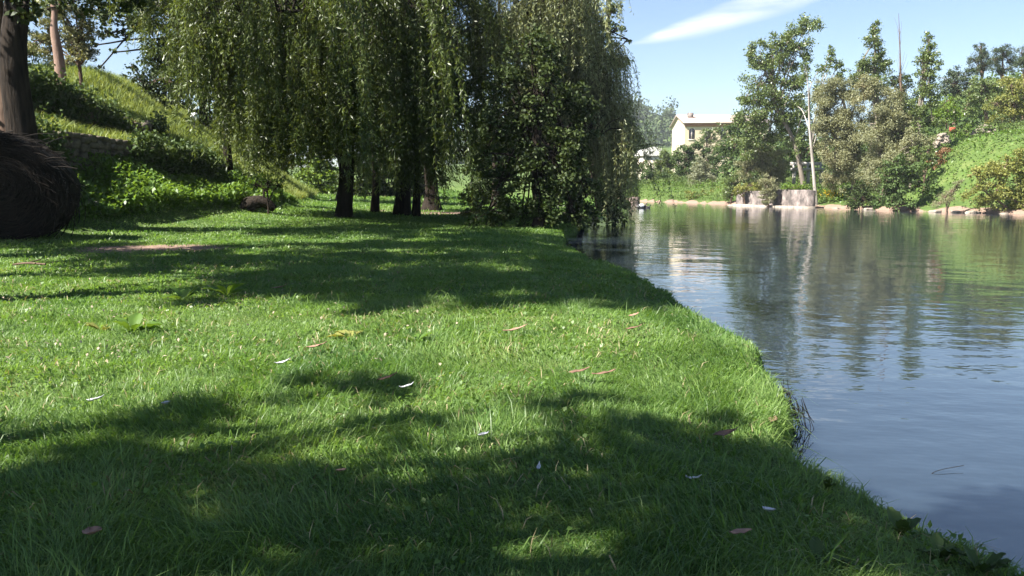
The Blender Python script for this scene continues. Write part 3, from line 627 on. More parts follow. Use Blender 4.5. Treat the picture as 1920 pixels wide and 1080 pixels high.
# backdrop trees behind the willow: individual trunks
tb_ = [(702, 398, 32, .17, 'slim dark trunk just right of the great willow trunk'), (752, 402, 31, .32, 'thick dark trunk left of the paired stems'), (779, 404, 30, .16, 'narrow leaning trunk touching the wide brown trunk')]
for (u, v, Y, r, lab) in tb_:
    near_tree('lime_tree', 'shaded tree with a '+lab, Y, (u, v), [(u+2, 300), (u+4, 180), (u+8, 60)], r,
      [(u-30, 60, 70, 50), (u+40, 20, 70, 50), (u+5, -30, 80, 45), (u-60, 140, 55, 45, 2), (u+60, 150, 55, 45, 2), (u, 190, 60, 45, 4)], M['dark'], M['bark'], ls=.17, k=1.5, limbs=2, flare=1.3)
near_tree('lime_tree', 'shaded tree with a wide flared brown trunk at the meadow edge', 38, (808, 386), [(805, 310), (806, 200), (812, 60)], .36,
      [(760, 250, 60, 40), (850, 200, 70, 55), (800, 120, 80, 60), (880, 290, 40, 25), (740, 160, 60, 50), (900, 120, 60, 60)], M['dark'], M['bark'], ls=.18, k=1.6, flare=1.8)
near_tree('lime_tree', 'tall dark tree behind the great willow crown', 46, (640, 375), [(640, 300), (600, 150), (560, 0)], .3,
      [(500, 60, 90, 70), (600, 40, 90, 70), (560, 150, 80, 60), (640, 140, 80, 60), (520, 220, 60, 50), (620, 240, 70, 50), (700, 260, 50, 45)], M['dark'], M['bark'], ls=.22, k=1.3)
near_tree('lime_tree', 'tall dark tree filling the gap between willow and river', 45, (930, 380), [(930, 300), (930, 150), (935, 0)], .3,
      [(900, 80, 80, 70), (980, 60, 80, 70), (960, 180, 80, 70), (880, 220, 60, 50), (1020, 260, 70, 60), (950, 310, 70, 40), (1060, 340, 60, 40)], M['dark'], M['bark'], ls=.22, k=1.3)
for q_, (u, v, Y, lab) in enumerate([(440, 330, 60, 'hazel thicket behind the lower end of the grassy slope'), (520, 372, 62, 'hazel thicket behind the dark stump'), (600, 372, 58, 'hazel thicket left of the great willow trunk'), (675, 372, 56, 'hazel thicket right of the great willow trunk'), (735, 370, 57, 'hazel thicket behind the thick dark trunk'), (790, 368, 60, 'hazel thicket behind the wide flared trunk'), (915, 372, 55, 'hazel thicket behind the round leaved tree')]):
    near_tree('hazel_bush', ('sunlit-coloured green ' if u < 610 else 'dark ')+lab, Y, (u, v), [(u, 340), (u+3, 300)], .1,
      [(u-20, 345, 30, 26), (u+20, 340, 30, 28), (u, 300, 40, 34), (u+15, 365, 24, 12), (u-18, 367, 24, 10), (u, 240, 44, 44)], M['bright' if u < 610 else 'dark'], M['bark'], ls=.24, k=4.5, cat='bush', group='hazel thickets behind the willow')  # left thickets get brighter leaves, sunlight put into their colour
near_tree('meadow_bush', 'pale yellow green bush in front of the sunny meadow', 27, (893, 408), [(893, 385)], .05,
      [(885, 372, 22, 20), (898, 388, 20, 20), (878, 395, 14, 12)], M['yellow'], M['bark_mid'], ls=.11, asp=.4, k=1.8, cat='bush', group='bushes on the near bank')

# ------------------------------------------------------------ left tree and its round bale
YB = 17.0
lb_ = gp(42, 440, 18.6)
tree('elm_tree', 'stout dark trunked tree rising behind the round bale', 'tree', 'trees on the near bank', lb_, [P(38, 255, 18.6), P(34, 120, 18.6), P(28, 0, 18.6), P(20, -120, 18.6)], .35,
  [((-11, 18.6, 8.2), (3.0, 3.0, 1.6)), ((-9.2, 16.8, 8.4), (2.6, 2.6, 1.4)), ((-8.6, 19.5, 8.0), (2.4, 2.4, 1.2)), ((-12.5, 16.5, 8.6), (2.6, 2.6, 1.6)), ((-10.2, 18.2, 5.9), (1.0, 1.0, .6)), ((-8.9, 18.5, 5.8), (.9, .9, .5)), ((-10.3, 17.6, 5.2), (.28, .3, .5)), ((-7.5, 15.5, 9.4), (2.4, 2.4, 1.3)), ((-10.5, 18.8, 9.8), (3, 3, 1.3))], M['dark'], M['bark'], ls=.17, k=1.6, limbs=2, flare=1.3, r1=.6, l0=.8)
ro = empty('elm_tree', gp(14, 440, 18.9), 'second reddish stem with a sunlit patch left of the stout trunk', 'tree', 'trees on the near bank'); off = Off(ro)
tb = MB(); b0 = np.array(ro.location); tube(tb, spline([b0, P(14, 250, 18.9), P(6, 130, 18.9), P(-15, -40, 18.9)], 7), np.linspace(.25, .16, 22)[:len(spline([b0]*4, 7))], 12, .05)
off(tb, 'trunk', M['bark_mid'], ro, True)
# bale: drum of wound strands, its flat face towards the viewer's right
bc = P(22, 357, YB); bc[2] = Hz(bc[0], bc[1])+.98
root = empty('round_bale', (bc[0], bc[1], bc[2]-1.02), 'huge dark round bale of wound strands at the left frame edge', 'bale'); off = Off(root)
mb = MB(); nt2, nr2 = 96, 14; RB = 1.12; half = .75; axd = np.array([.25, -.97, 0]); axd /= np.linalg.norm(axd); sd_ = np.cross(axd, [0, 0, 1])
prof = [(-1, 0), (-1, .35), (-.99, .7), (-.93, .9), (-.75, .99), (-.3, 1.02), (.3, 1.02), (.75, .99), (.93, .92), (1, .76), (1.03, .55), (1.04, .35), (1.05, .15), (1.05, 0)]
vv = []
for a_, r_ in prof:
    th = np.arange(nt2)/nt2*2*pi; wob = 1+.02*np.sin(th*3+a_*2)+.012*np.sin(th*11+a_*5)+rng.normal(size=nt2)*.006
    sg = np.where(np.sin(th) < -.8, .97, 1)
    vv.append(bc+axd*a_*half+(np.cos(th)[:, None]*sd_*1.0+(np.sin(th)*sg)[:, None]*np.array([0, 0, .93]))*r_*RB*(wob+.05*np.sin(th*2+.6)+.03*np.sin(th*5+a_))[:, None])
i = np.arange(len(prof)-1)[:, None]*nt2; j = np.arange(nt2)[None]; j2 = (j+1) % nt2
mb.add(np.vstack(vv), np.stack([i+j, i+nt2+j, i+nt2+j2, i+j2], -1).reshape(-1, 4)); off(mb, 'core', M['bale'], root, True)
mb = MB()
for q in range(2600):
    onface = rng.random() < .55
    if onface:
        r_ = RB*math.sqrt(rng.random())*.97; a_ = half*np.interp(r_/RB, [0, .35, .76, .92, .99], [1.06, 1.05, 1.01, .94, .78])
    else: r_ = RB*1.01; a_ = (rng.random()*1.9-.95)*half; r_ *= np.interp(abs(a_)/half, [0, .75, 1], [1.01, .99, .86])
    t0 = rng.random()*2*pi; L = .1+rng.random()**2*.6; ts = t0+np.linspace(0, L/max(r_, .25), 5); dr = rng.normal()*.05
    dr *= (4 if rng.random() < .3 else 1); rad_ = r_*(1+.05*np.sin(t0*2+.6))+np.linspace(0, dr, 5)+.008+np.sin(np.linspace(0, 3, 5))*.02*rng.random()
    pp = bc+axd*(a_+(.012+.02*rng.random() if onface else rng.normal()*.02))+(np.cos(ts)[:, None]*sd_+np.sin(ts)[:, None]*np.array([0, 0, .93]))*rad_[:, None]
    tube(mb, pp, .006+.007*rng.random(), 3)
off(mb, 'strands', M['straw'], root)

# shade trees standing left of the frame, whose crowns shade the lawn
def shade_tree(label, gxy, h, rs, r0=.25, k=1.6):
    """a tree set so that the crown at height h shades the ground at gxy"""
    kx = -SUN[0]/SUN[2]*h; ky = -SUN[1]/SUN[2]*h
    c = np.array([gxy[0]-kx, gxy[1]-ky]); base = np.array([c[0]-.3, c[1]+.3, Hz(c[0], c[1])])
    bl = []
    for (dx, dy, dz, r) in rs: bl.append(((c[0]+dx, c[1]+dy, h+dz), (r, r, r*.55)))
    return tree('lime_tree', label, 'tree', 'shade trees beyond the left frame edge', base, [(c[0], c[1], h*.5), (c[0], c[1], h+.4)], r0, bl, M['dark'], M['bark'], ls=.15, k=k, limbs=2)
def circ(h, cs):
    return [(x-cs[0][0], y-cs[0][1], rng.normal()*.15, r) for x, y, r in cs]
shade_tree('lime tree beyond the left frame edge shading the round bale', (-9.4, 16.3), 7.0, [(0, 0, 0, 2.2), (1.6, -1.2, 0, 1.3), (-2, 0, 0, 2), (-2.5, 1.5, 0, 2), (-4.5, 1, 0, 2), (-6, 0, 0, 1.8)], k=3.5)
c1 = [(-3.2, 2.6, 1.1), (-1.6, 1.4, 1.1), (1.2, 1.5, 1.1), (2.6, 3.0, .8), (-1.4, 3.4, .6), (1.3, 3.4, .6), (-1, 3.0, .85), (.6, 3.0, .85), (-2.4, 2.9, .9), (2.1, 2.9, .75), (0, 2.2, 1.35), (-2, 2.2, 1.2), (1.7, 2.4, 1.15), (-.6, 4.55, .42), (-1.15, 4.2, .4), (1.0, 3.65, .5), (.5, 4.2, .33), (-.25, 3.8, .3), (-2.3, 3.5, .4), (1.55, 3.45, .35), (3, 1.8, 1)]
shade_tree('tall lime tree left of the camera shading the near lawn', c1[0][:2], 6.0, circ(6, c1), k=3.0)
shade_tree('large unseen lime tree added behind the camera, its crown overhead dimming the lawn', (5.6, -1.2), 7.2, [(0, 0, 0, 2.0), (-2, -1.5, .3, 2), (2, -1.5, .2, 2), (0, -3.2, .6, 2.4), (-2.6, -4, .8, 2.2), (2.8, -4, .8, 2.2)], k=2.2)  # added out of view so its crown cuts sky light on the lawn
c2 = [(-2.6, 12.0, 2.4), (-5.7, 14.6, 2.0), (-2.2, 15.4, 2.4), (-4.5, 12.8, 1.6), (-2.0, 9.3, 1.5), (-.6, 17, 2)]
shade_tree('lime tree left of the lawn shading the left of the middle band', c2[0][:2], 7.5, circ(7, c2), k=5)
c3 = [(.2, 10.6, 2.4), (1.8, 9.9, 1.7), (.2, 8.5, 1.3), (1.0, 14.2, 2.7), (-1, 10.3, 1.7), (-.7, 8.0, .8), (1.4, 8.4, .8), (0, 18, 2.5)]
shade_tree('lime tree left of the lawn shading the right of the middle band', c3[0][:2], 8.5, circ(8, c3), k=5)

# ------------------------------------------------------------ embankment: two dry stone walls with ivy
def stonewall(name, label, s_off, y0, y1, z0f, z1f, sz=.34):
    mb = MB(); root = empty(name, (toe(np.array((y0+y1)/2))-s_off, (y0+y1)/2, z0f((y0+y1)/2)), label, 'wall', 'dry stone walls of the embankment'); off = Off(root)
    y = y0
    while y < y1:
        w_ = sz*(.7+.7*rng.random()); zb, zt = z0f(y)-.1, z1f(y); z = zb
        while z < zt-.04:
            h_ = min(sz*(.45+.45*rng.random()), zt-z+.05)
            x = float(toe(y+w_/2))-s_off+rng.normal()*.03
            rock(mb, (x-.05, y+w_/2, z+h_/2), (.2, w_*.56, h_*.6), .45, .06, rot=-.15+rng.normal()*.1); z += h_*.96
        y += w_*.93
    off(mb, 'stones', M['stone'], root)
    lb = MB(); cs_ = []
    nI = int((y1-y0)*14)
    for q in range(nI):
        yy = y0+rng.random()*(y1-y0); zt, zb = z1f(yy), z0f(yy)
        if vnoise(np.array([yy]), np.array([s_off]), .45, 41)[0] < .38: continue
        zz = zt+.1-(zt-zb)*rng.random()**1.6; n_ = 60
        cs_.append(np.array([float(toe(yy))-s_off+.24, yy, zz])+rng.normal(size=(n_, 3))*[.07, .3, .2])
    leaves(lb, np.vstack(cs_), .12, .1, up=.3); off(lb, 'ivy', M['ivy'], root)
    return root
zf = lambda s: (lambda y: Hz(float(toe(y))-s, y))
stonewall('stone_wall', 'lower dry stone retaining wall of the embankment with ivy tufts', 2.55, 13, 31, lambda y: Hz(float(toe(y))-2.1, y)-.1, lambda y: Hz(float(toe(y))-2.9, y)+.05)
stonewall('stone_wall', 'upper dry stone retaining wall under the reddish dry grass', 5.45, 13, 32.5, lambda y: Hz(float(toe(y))-5.0, y)-.1, lambda y: Hz(float(toe(y))-5.9, y)+.08)
# leafy weeds at the foot of the lower wall
mb = MB(); n = 26000; y = 17+rng.random(n)*19; s = .5+rng.random(n)*2.0; x = toe(y)-s; z, _, _ = H(x, y)
hgt = (.15+.75*vnoise(x, y, .9, 51))*(1-ss(y, 31, 36)*.7)
c = np.stack([x, y, z+rng.random(n)**.7*hgt], -1); leaves(mb, c, .15, .085, up=.9)
tag(mb.build('undergrowth', M['weed']), kind='stuff')
# trees on the embankment
ge = 'trees on the embankment top'
def E(name, label, Y, foot, trunkpx, r0, bl, leaf, bark, **kw):
    return near_tree(name, label, Y, foot, trunkpx, r0, bl, leaf, bark, group=ge, **kw)
E('pine_tree', 'pine with a reddish bare trunk above the upper wall', 30, (112, 150), [(108, 90), (102, 30), (95, -60)], .22,
  [(120, -10, 26, 14), (80, -30, 26, 14), (100, -60, 28, 14)], M['pine'], M['bark_pine'], ls=.16, asp=.3, k=1.2, l0=.7)
E('hawthorn_bush', 'grey green bushy tree beside the reddish pine trunk', 31, (150, 140), [(150, 110), (152, 70)], .09,
  [(145, 95, 22, 24), (170, 105, 18, 18), (160, 65, 26, 24), (130, 60, 18, 20), (150, 25, 30, 22), (95, 55, 24, 24), (88, 100, 16, 18), (115, 15, 34, 22), (75, 75, 22, 22), (140, 75, 30, 26), (120, 118, 26, 12)], M['greygreen'], M['bark_mid'], ls=.11, asp=.5, k=2.4)
E('plane_tree', 'dark leaved tree whose ragged boughs frame the patch of sky', 30, (425, 230), [(410, 140), (370, 60), (320, -20)], .16,
  [(215, 30, 40, 24), (255, 40, 34, 26), (285, 70, 30, 30), (200, 62, 20, 10), (232, 66, 14, 7), (280, 10, 50, 30), (180, 85, 9, 6), (188, 126, 7, 5), (212, 98, 10, 5), (290, 110, 24, 20), (230, 0, 60, 24), (140, -4, 60, 20), (92, 18, 24, 18), (180, 20, 30, 18)], M['dark'], M['bark'], ls=.15, asp=.8, k=1.7, limbs=1)
E('hawthorn_bush', 'dark bush at the top of the grassy slope right of the sky gap', 38, (270, 200), [(270, 170), (268, 150)], .1,
  [(262, 150, 22, 20), (290, 160, 30, 26), (320, 150, 30, 30), (300, 190, 26, 16), (340, 180, 30, 24), (250, 128, 12, 10)], M['dark'], M['bark_mid'], ls=.16, k=2)
E('lime_tree', 'dark tree behind the left strands of the great willow', 42, (380, 230), [(380, 180), (380, 100), (380, 0)], .25,
  [(350, 90, 50, 50), (400, 60, 60, 60), (370, 160, 50, 40), (430, 170, 60, 50), (400, 0, 70, 50), (330, 20, 50, 50), (450, 230, 40, 30), (345, 150, 40, 40), (300, 110, 34, 40), (400, 230, 50, 24)], M['dark'], M['bark'], ls=.2, k=2.6)
E('lime_tree', 'mid green tree filling the far left corner behind the stout trunk', 34, (10, 150), [(0, 100), (-5, 40)], .2,
  [(0, 20, 50, 40), (-20, 80, 50, 40), (35, 60, 40, 30), (60, 100, 26, 20), (20, 110, 30, 16), (80, 20, 40, 30)], M['mid'], M['bark_mid'], ls=.14, k=1.8)
near_tree('sapling', 'low leafy sapling with a bent stem behind the dark stump', 26, (503, 395), [(502, 370), (498, 350)], .035,
  [(480, 345, 18, 12), (505, 340, 20, 14), (525, 350, 16, 12)], M['weed'], M['bark'], ls=.1, k=1.1, cat='sapling', group='bushes on the near bank')

# ------------------------------------------------------------ small things on the near lawn
def thing_rock(name, label, cat, c, s, m, jit=.12, group=None):
    mb = MB(); rock(mb, (0, 0, s[2]*.5), s, .55, jit, True); o = mb.build(name, m, None, True); o.location = tuple(float(q) for q in c); return tag(o, label, cat, group)
c = gp(172, 398, 20.0); thing_rock('boulder', 'flat grey stone in the grass right of the bale', 'stone', c, (.33, .25, .16), M['palestone'])
# stump with snapped limb
b0 = gp(488, 408, 26.5); ro = empty('tree_stump', b0, 'low dark fallen stump on the lawn left of the willow trunk', 'stump'); off = Off(ro)
tb = MB(); tube(tb, spline([b0+[-.6, 0, .05], b0+[-.3, 0, .3], b0+[.1, .05, .35], b0+[.45, .1, .12]], 6), np.array([.12, .16, .2, .22, .24, .25, .25, .24, .23, .22, .21, .2, .19, .18, .17, .16, .14, .12, .05])[:len(spline([b0]*4, 6))], 10, .1)
off(tb, 'stump_body', M['bark'], ro, True); tb = MB(); tube(tb, spline([b0+[.1, 0, .3], b0+[.15, 0, .75], b0+[.02, 0, 1.05]], 5), .035, 6); tube(tb, spline([b0+[.14, 0, .7], b0+[.3, 0, .95], b0+[.45, 0, 1.0]], 4), .02, 5)
off(tb, 'branch', M['bark'], ro)
# white globe lamp
b0 = gp(364, 236, 36.5); gl = P(364, 219, 36.5); ro = empty('globe_lamp', b0, 'small white globe on a short post at the top of the grassy slope', 'lamp'); off = Off(ro)
mb = MB(); tube(mb, [b0-[0, 0, .1], gl-[0, 0, .15]], .035, 8); off(mb, 'post', plain('post_metal', (.05, .05, .05)), ro)
mb = MB(); rock(mb, gl, (.2, .2, .2), 1, 0, True); off(mb, 'globe', plain('white_glass', (.8, .8, .8), .3, .03), ro, True)
mb = MB(); rock(mb, gl+[0.02, -.02, .19], (.055, .055, .035), 1, 0); off(mb, 'cap', M['bark'], ro, True)

# ducks on the water
def bird(name, label, c, L, top, bot, yaw):
    ro = empty(name, (c[0], c[1], 0), label, 'bird', None)
    ts = [(-.5, .10, .02, .03), (-.42, .09, .06, .05), (-.25, .06, .14, .10), (0, .05, .18, .13), (.2, .06, .16, .12), (.33, .12, .10, .11), (.38, .22, .055, .06), (.40, .32, .045, .05), (.43, .38, .06, .065), (.50, .37, .04, .04), (.56, .345, .022, .014), (.62, .34, .012, .006)]
    n = 12; th = np.arange(n)/n*2*pi; vs = []
    for k_, (x, z, ry, rz) in enumerate(ts):
        # rings turn from upright (body) to level (neck) and back (head)
        tl = 1.1 if k_ in (6, 7) else (.5 if k_ == 5 else 0)
        vs.append(np.stack([x-np.sin(th)*rz*math.sin(tl), np.cos(th)*ry, z+np.sin(th)*rz*math.cos(tl)], -1)*L)
    v = np.vstack(vs); ca, sa = math.cos(yaw), math.sin(yaw)
    v = np.stack([v[:, 0]*ca-v[:, 1]*sa, v[:, 0]*sa+v[:, 1]*ca, v[:, 2]], -1)
    i = np.arange(len(ts)-1)[:, None]*n; j = np.arange(n)[None]; j2 = (j+1) % n
    f = np.stack([i+j, i+j2, i+n+j2, i+n+j], -1).reshape(-1, 4)
    mb = MB(); mb.add(v, f); o = mb.build('body', bot, ro, True)
    wv = []
    for sg in (-1, 1):
        w_ = np.stack([np.array([-.52, -.3, -.05, .18, .2, -.05, -.3])*L, sg*np.array([.04, .14, .185, .13, .10, .14, .10])*L, np.array([.16, .19, .19, .16, .07, .05, .09])*L], -1)
        w_ = np.stack([w_[:, 0]*ca-w_[:, 1]*sa, w_[:, 0]*sa+w_[:, 1]*ca, w_[:, 2]], -1)
        mb = MB(); mb.add(np.vstack([w_, w_+[0, 0, .02*L]]), [[0, 1, 6, 6], [1, 2, 5, 6], [2, 3, 4, 5], [7, 8, 13, 13], [8, 9, 12, 13], [9, 10, 11, 12], [0, 7, 8, 1], [1, 8, 9, 2], [2, 9, 10, 3]][:9])
        mb.f4 = [f_[(f_[:, 2] != f_[:, 3])] if len(f_) else f_ for f_ in mb.f4]
        mb.build('wing', top, ro)
    return ro
wh = plain('white_feather', (.85, .85, .85), .6, .05); bl_ = plain('dark_feather', (.03, .028, .03), .5, .3)
c = G(1203, 390, 0); bird('duck', 'white and dark duck swimming near the pale rock', c, .75, wh, bl_, .2)
mbx = MB(); rock(mbx, (0, 0, .2), (.2, .12, .09), 1, .03, True); o = mbx.build('back_feathers', wh, bpy.data.objects['duck'], True)
c = G(1212, 390, 0); bird('duck', 'plain dark duck swimming behind the white and dark one', c+np.array([.12, .5, 0]), .55, bl_, bl_, -.4)
# pale ramp-like rock at the bend
c = P(1187, 378, 72); thing_rock('boulder', 'pale pinkish rock at the bend where the river narrows', 'stone', (c[0]+.1, c[1], -.3), (.42, .6, .62), plain('pink_rock', (.24, .18, .155), .9, .3, 3))

# rocks along the far waterline
for q, (u, v) in enumerate([(1640, 394), (1745, 396), (1762, 398), (1800, 399), (1842, 401), (1893, 402), (1575, 391)]):
    c = G(u, v, .02); x = c[0]; y = c[1]
    for _ in range(60):
        if sdist(np.array([x]), np.array([y]), FAR)[0] > .0: break
        x += .03*x/y; y += .05
    s_ = .16+.2*rng.random(); thing_rock('boulder', 'pale rock lying on the far bank waterline', 'stone', (x, y, -.07), (s_*1.7, s_, s_*.5), M['palestone'], .15, 'rocks along the far waterline')

# ------------------------------------------------------------ concrete river wall
m, nt_, out = mat('stained_concrete')
g_ = N(nt_, 'ShaderNodeNewGeometry'); mp_ = N(nt_, 'ShaderNodeMapping'); mp_.inputs['Scale'].default_value = (1.1, 1.1, .8); nt_.links.new(g_.outputs['Position'], mp_.inputs[0])
no = N(nt_, 'ShaderNodeTexNoise', i_Scale=1.6, i_Detail=7, i_Roughness=.7); nt_.links.new(mp_.outputs[0], no.inputs['Vector'])
col = ramp(nt_, no.outputs[0], [(.38, (.05, .042, .038)), (.5, (.13, .105, .095)), (.64, (.24, .20, .18))])
p = N(nt_, 'ShaderNodeBsdfPrincipled', i_Roughness=.9); nt_.links.new(col, p.inputs['Base Color']); nt_.links.new(p.outputs[0], out.inputs[0]); M['concrete'] = m
W = [G(1380, 385, 0), G(1452, 387.5, 0), G(1476, 388.5, 0), G(1517, 390, 0)]
ro = empty('river_wall', W[1], 'stained concrete retaining wall at the water below the poplars', 'wall'); off = Off(ro)
def slab(mb, a, b, z0, z1, th=.5, fwd=0.0):
    a = np.array(a[:2]); b = np.array(b[:2]); d = (b-a)/np.linalg.norm(b-a); nrm = np.array([-d[1], d[0]])
    if nrm[1] < 0: nrm = -nrm
    pts = [a-nrm*fwd, b-nrm*fwd, b+nrm*th, a+nrm*th]; n = 10
    v = []; 
    for k_ in range(n+1):
        t = k_/n
        for (s0, s1) in ((0, 1), (3, 2)):
            q = pts[s0]*(1-t)+pts[s1]*t; zt = z1+rng.normal()*.025
            v += [(q[0], q[1], z0), (q[0], q[1], zt)]
    f = []
    for k_ in range(n):
        i_ = k_*4; f += [[i_, i_+4, i_+5, i_+1], [i_+2, i_+3, i_+7, i_+6], [i_+1, i_+5, i_+7, i_+3]]
    f += [[0, 1, 3, 2], [n*4, n*4+2, n*4+3, n*4+1]]
    mb.add(v, f)
mb = MB(); slab(mb, W[0], W[1], -.4, 1.12); off(mb, 'panel', M['concrete'], ro)
mb = MB(); slab(mb, W[2], W[3], -.4, 1.2); off(mb, 'panel', M['concrete'], ro)
mb = MB(); slab(mb, W[1]+[.02, 0, 0], W[1]*.6+W[2]*.4, -.4, 1.24, .6, .12); off(mb, 'pier', M['concrete'], ro)
mb = MB(); slab(mb, W[1]*.3+W[2]*.7, W[2]-[.02, 0, 0], -.4, 1.22, .6, .12); off(mb, 'pier', M['concrete'], ro)
mb = MB(); slab(mb, W[1]*.6+W[2]*.4, W[1]*.3+W[2]*.7, -.4, 1.08, .5, -.04); off(mb, 'recess', M['concrete'], ro)
mb = MB(); slab(mb, W[0]+[-.3, 0, 0], W[3]+[.1, 0, 0], -.4, .1, .5, .45); off(mb, 'footing', M['palestone'], ro)
# pale slatted bench behind the white trunk
b0 = gp(1515, 335, 63); c = P(1515, 312, 63); ro = empty('park_bench', b0, 'pale concrete bench of two bands behind the white trunk', 'bench'); off = Off(ro)
pc = plain('pale_concrete', (.42, .39, .35), .8, .2)
mb = MB(); box(mb, c[0]-1.3, c[0]+1.2, c[1]-.25, c[1]+.25, c[2]-.32, c[2]-.12); off(mb, 'seat', pc, ro)
mb = MB(); box(mb, c[0]-1.3, c[0]+1.2, c[1]+.27, c[1]+.37, c[2]+.08, c[2]+.34); off(mb, 'backrest', pc, ro)
for sx_ in (-1.1, 0, 1.0):
    mb = MB(); box(mb, c[0]+sx_, c[0]+sx_+.12, c[1]+.2, c[1]+.265, b0[2]-.1, c[2]+.34); box(mb, c[0]+sx_, c[0]+sx_+.12, c[1]-.2, c[1]-.1, b0[2]-.1, c[2]-.33); off(mb, 'leg', pc, ro)
# orange board and rubble wall on the slope top
b0 = gp(1786, 256, 55); c = P(1786, 243, 55); ro = empty('orange_sign', b0, 'small orange board on two posts on top of the far slope', 'sign'); off = Off(ro)
mb = MB(); box(mb, c[0]-.2, c[0]+.2, c[1]-.02, c[1]+.02, c[2]-.15, c[2]+.15); off(mb, 'board', plain('orange_paint', (.36, .09, .05), .8, .15), ro)
for sx_ in (-.2, .2):
    mb = MB(); tube(mb, [(c[0]+sx_, c[1]+.045, b0[2]-.2), (c[0]+sx_, c[1]+.045, c[2]+.3)], .022, 6); off(mb, 'post', M['bark_mid'], ro)
for lab, u0, u1, vt in (('pale rubble wall left of the orange board', 1752, 1778, 262), ('pale rubble wall right of the lime shrub', 1822, 1862, 256)):
    b0 = gp((u0+u1)/2, vt, 54); ro = empty('rubble_wall', b0, lab+' on the far slope top', 'wall', 'rubble walls on the slope top'); off = Off(ro); mb = MB()
    for q in range(int((u1-u0)*5)):
        u = u0+rng.random()*(u1-u0); pp = gp(u, vt, 54); hmax = .75*math.sin(pi*(.12+.76*(u-u0)/(u1-u0))); s_ = .05+.07*rng.random()
        rock(mb, pp+[0, rng.normal()*.12, rng.random()*hmax], (s_*1.5, s_, s_*.8), .3, .2)
    off(mb, 'stones', M['palestone'], ro)

# ------------------------------------------------------------ ochre building on the hill
YD = 150.0
x0 = (1279-960)/F*YD*1.0; z_e = P(1300, 231, YD)[2]; D_ = 12.0; Wd = 15.5; zb = Hz(x0+8, YD)-1.5
m, nt_, out = mat('ochre_render'); g_ = N(nt_, 'ShaderNodeNewGeometry')
no = N(nt_, 'ShaderNodeTexNoise', i_Scale=.8, i_Detail=5); nt_.links.new(g_.outputs['Position'], no.inputs['Vector'])
col = ramp(nt_, no.outputs[0], [(.3, (.50, .40, .27)), (.7, (.60, .49, .35))]); p = N(nt_, 'ShaderNodeBsdfPrincipled', i_Roughness=.9); nt_.links.new(col, p.inputs['Base Color']); nt_.links.new(p.outputs[0], out.inputs[0]); M['ochre'] = m
ro = empty('town_house', (x0+Wd/2, YD+D_/2, zb), 'large ochre building with arched windows on the hill beyond the river', 'building'); off = Off(ro)
wins = []
for k_ in range(5):
    xc = x0+1.3+k_*2.9; wins.append((xc, z_e-2.9, 1.1, 2.0)); wins.append((xc, z_e-6.7, 1.1, 2.0))
xs = sorted({x0, x0+Wd, *[a-b/2 for a, _, b, _ in wins], *[a+b/2 for a, _, b, _ in wins]}); zs = sorted({zb-1, z_e, *[z for _, z, _, _ in wins], *[z+h for _, z, _, h in wins]})
mb = MB()
for a, b in zip(xs, xs[1:]):
    for c_, d_ in zip(zs, zs[1:]):
        if any(abs((a+b)/2-wx) < ww/2 and wz < (c_+d_)/2 < wz+wh_ for wx, wz, ww, wh_ in wins): continue
        mb.add([(a, YD, c_), (b, YD, c_), (b, YD, d_), (a, YD, d_)], [[0, 1, 2, 3]])
mb.add([(x0+Wd, YD, zb-1), (x0+Wd, YD+D_, zb-1), (x0+Wd, YD+D_, z_e), (x0+Wd, YD, z_e)], [[0, 1, 2, 3]])
mb.add([(x0+Wd, YD+D_, zb-1), (x0, YD+D_, zb-1), (x0, YD+D_, z_e), (x0+Wd, YD+D_, z_e)], [[0, 1, 2, 3]])
off(mb, 'wall', M['ochre'], ro)
mb = MB(); zr = z_e+1.7
mb.add([(x0, YD+D_, zb-1), (x0, YD, zb-1), (x0, YD, z_e), (x0, YD+D_, z_e)], [[0, 1, 2, 3]])
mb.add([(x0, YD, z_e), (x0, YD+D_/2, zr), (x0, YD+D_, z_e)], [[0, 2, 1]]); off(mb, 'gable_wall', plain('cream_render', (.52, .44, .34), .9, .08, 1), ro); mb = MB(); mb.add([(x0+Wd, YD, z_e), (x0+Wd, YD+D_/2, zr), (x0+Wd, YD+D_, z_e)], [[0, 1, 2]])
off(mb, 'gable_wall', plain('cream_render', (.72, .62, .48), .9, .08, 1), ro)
mb = MB(); e_ = .5
for sg in (0, 1):
    ya, yb = (YD-e_, YD+D_/2) if sg == 0 else (YD+D_+e_, YD+D_/2); za = z_e-.1+.05
    mb.add([(x0-e_, ya, za), (x0+Wd+e_, ya, za), (x0+Wd+e_, yb, zr+.1), (x0-e_, yb, zr+.1), (x0-e_, ya, za+.22), (x0+Wd+e_, ya, za+.22), (x0+Wd+e_, yb, zr+.32), (x0-e_, yb, zr+.32)],
           [[0, 1, 2, 3], [4, 7, 6, 5], [0, 4, 5, 1], [0, 3, 7, 4], [1, 5, 6, 2]])
rf = off(mb, 'roof', plain('pale_roof_tile', (.42, .33, .28), .8, .15, 3), ro)
mb = MB(); box(mb, x0+1.2, x0+2.2, YD+3.2, YD+4.0, z_e+.8, z_e+2.2); o = off(mb, 'chimney', M['concrete'], rf)
mb = MB(); box(mb, x0-.12, x0+Wd, YD-.14, YD-.003, z_e-.62, z_e-.05); off(mb, 'cornice', plain('brown_trim', (.32, .15, .08)), ro)
wg = plain('window_glass', (.16, .13, .16), .15, .1, 2, .6); tr_ = plain('window_trim', (.72, .62, .5), .8, .05)
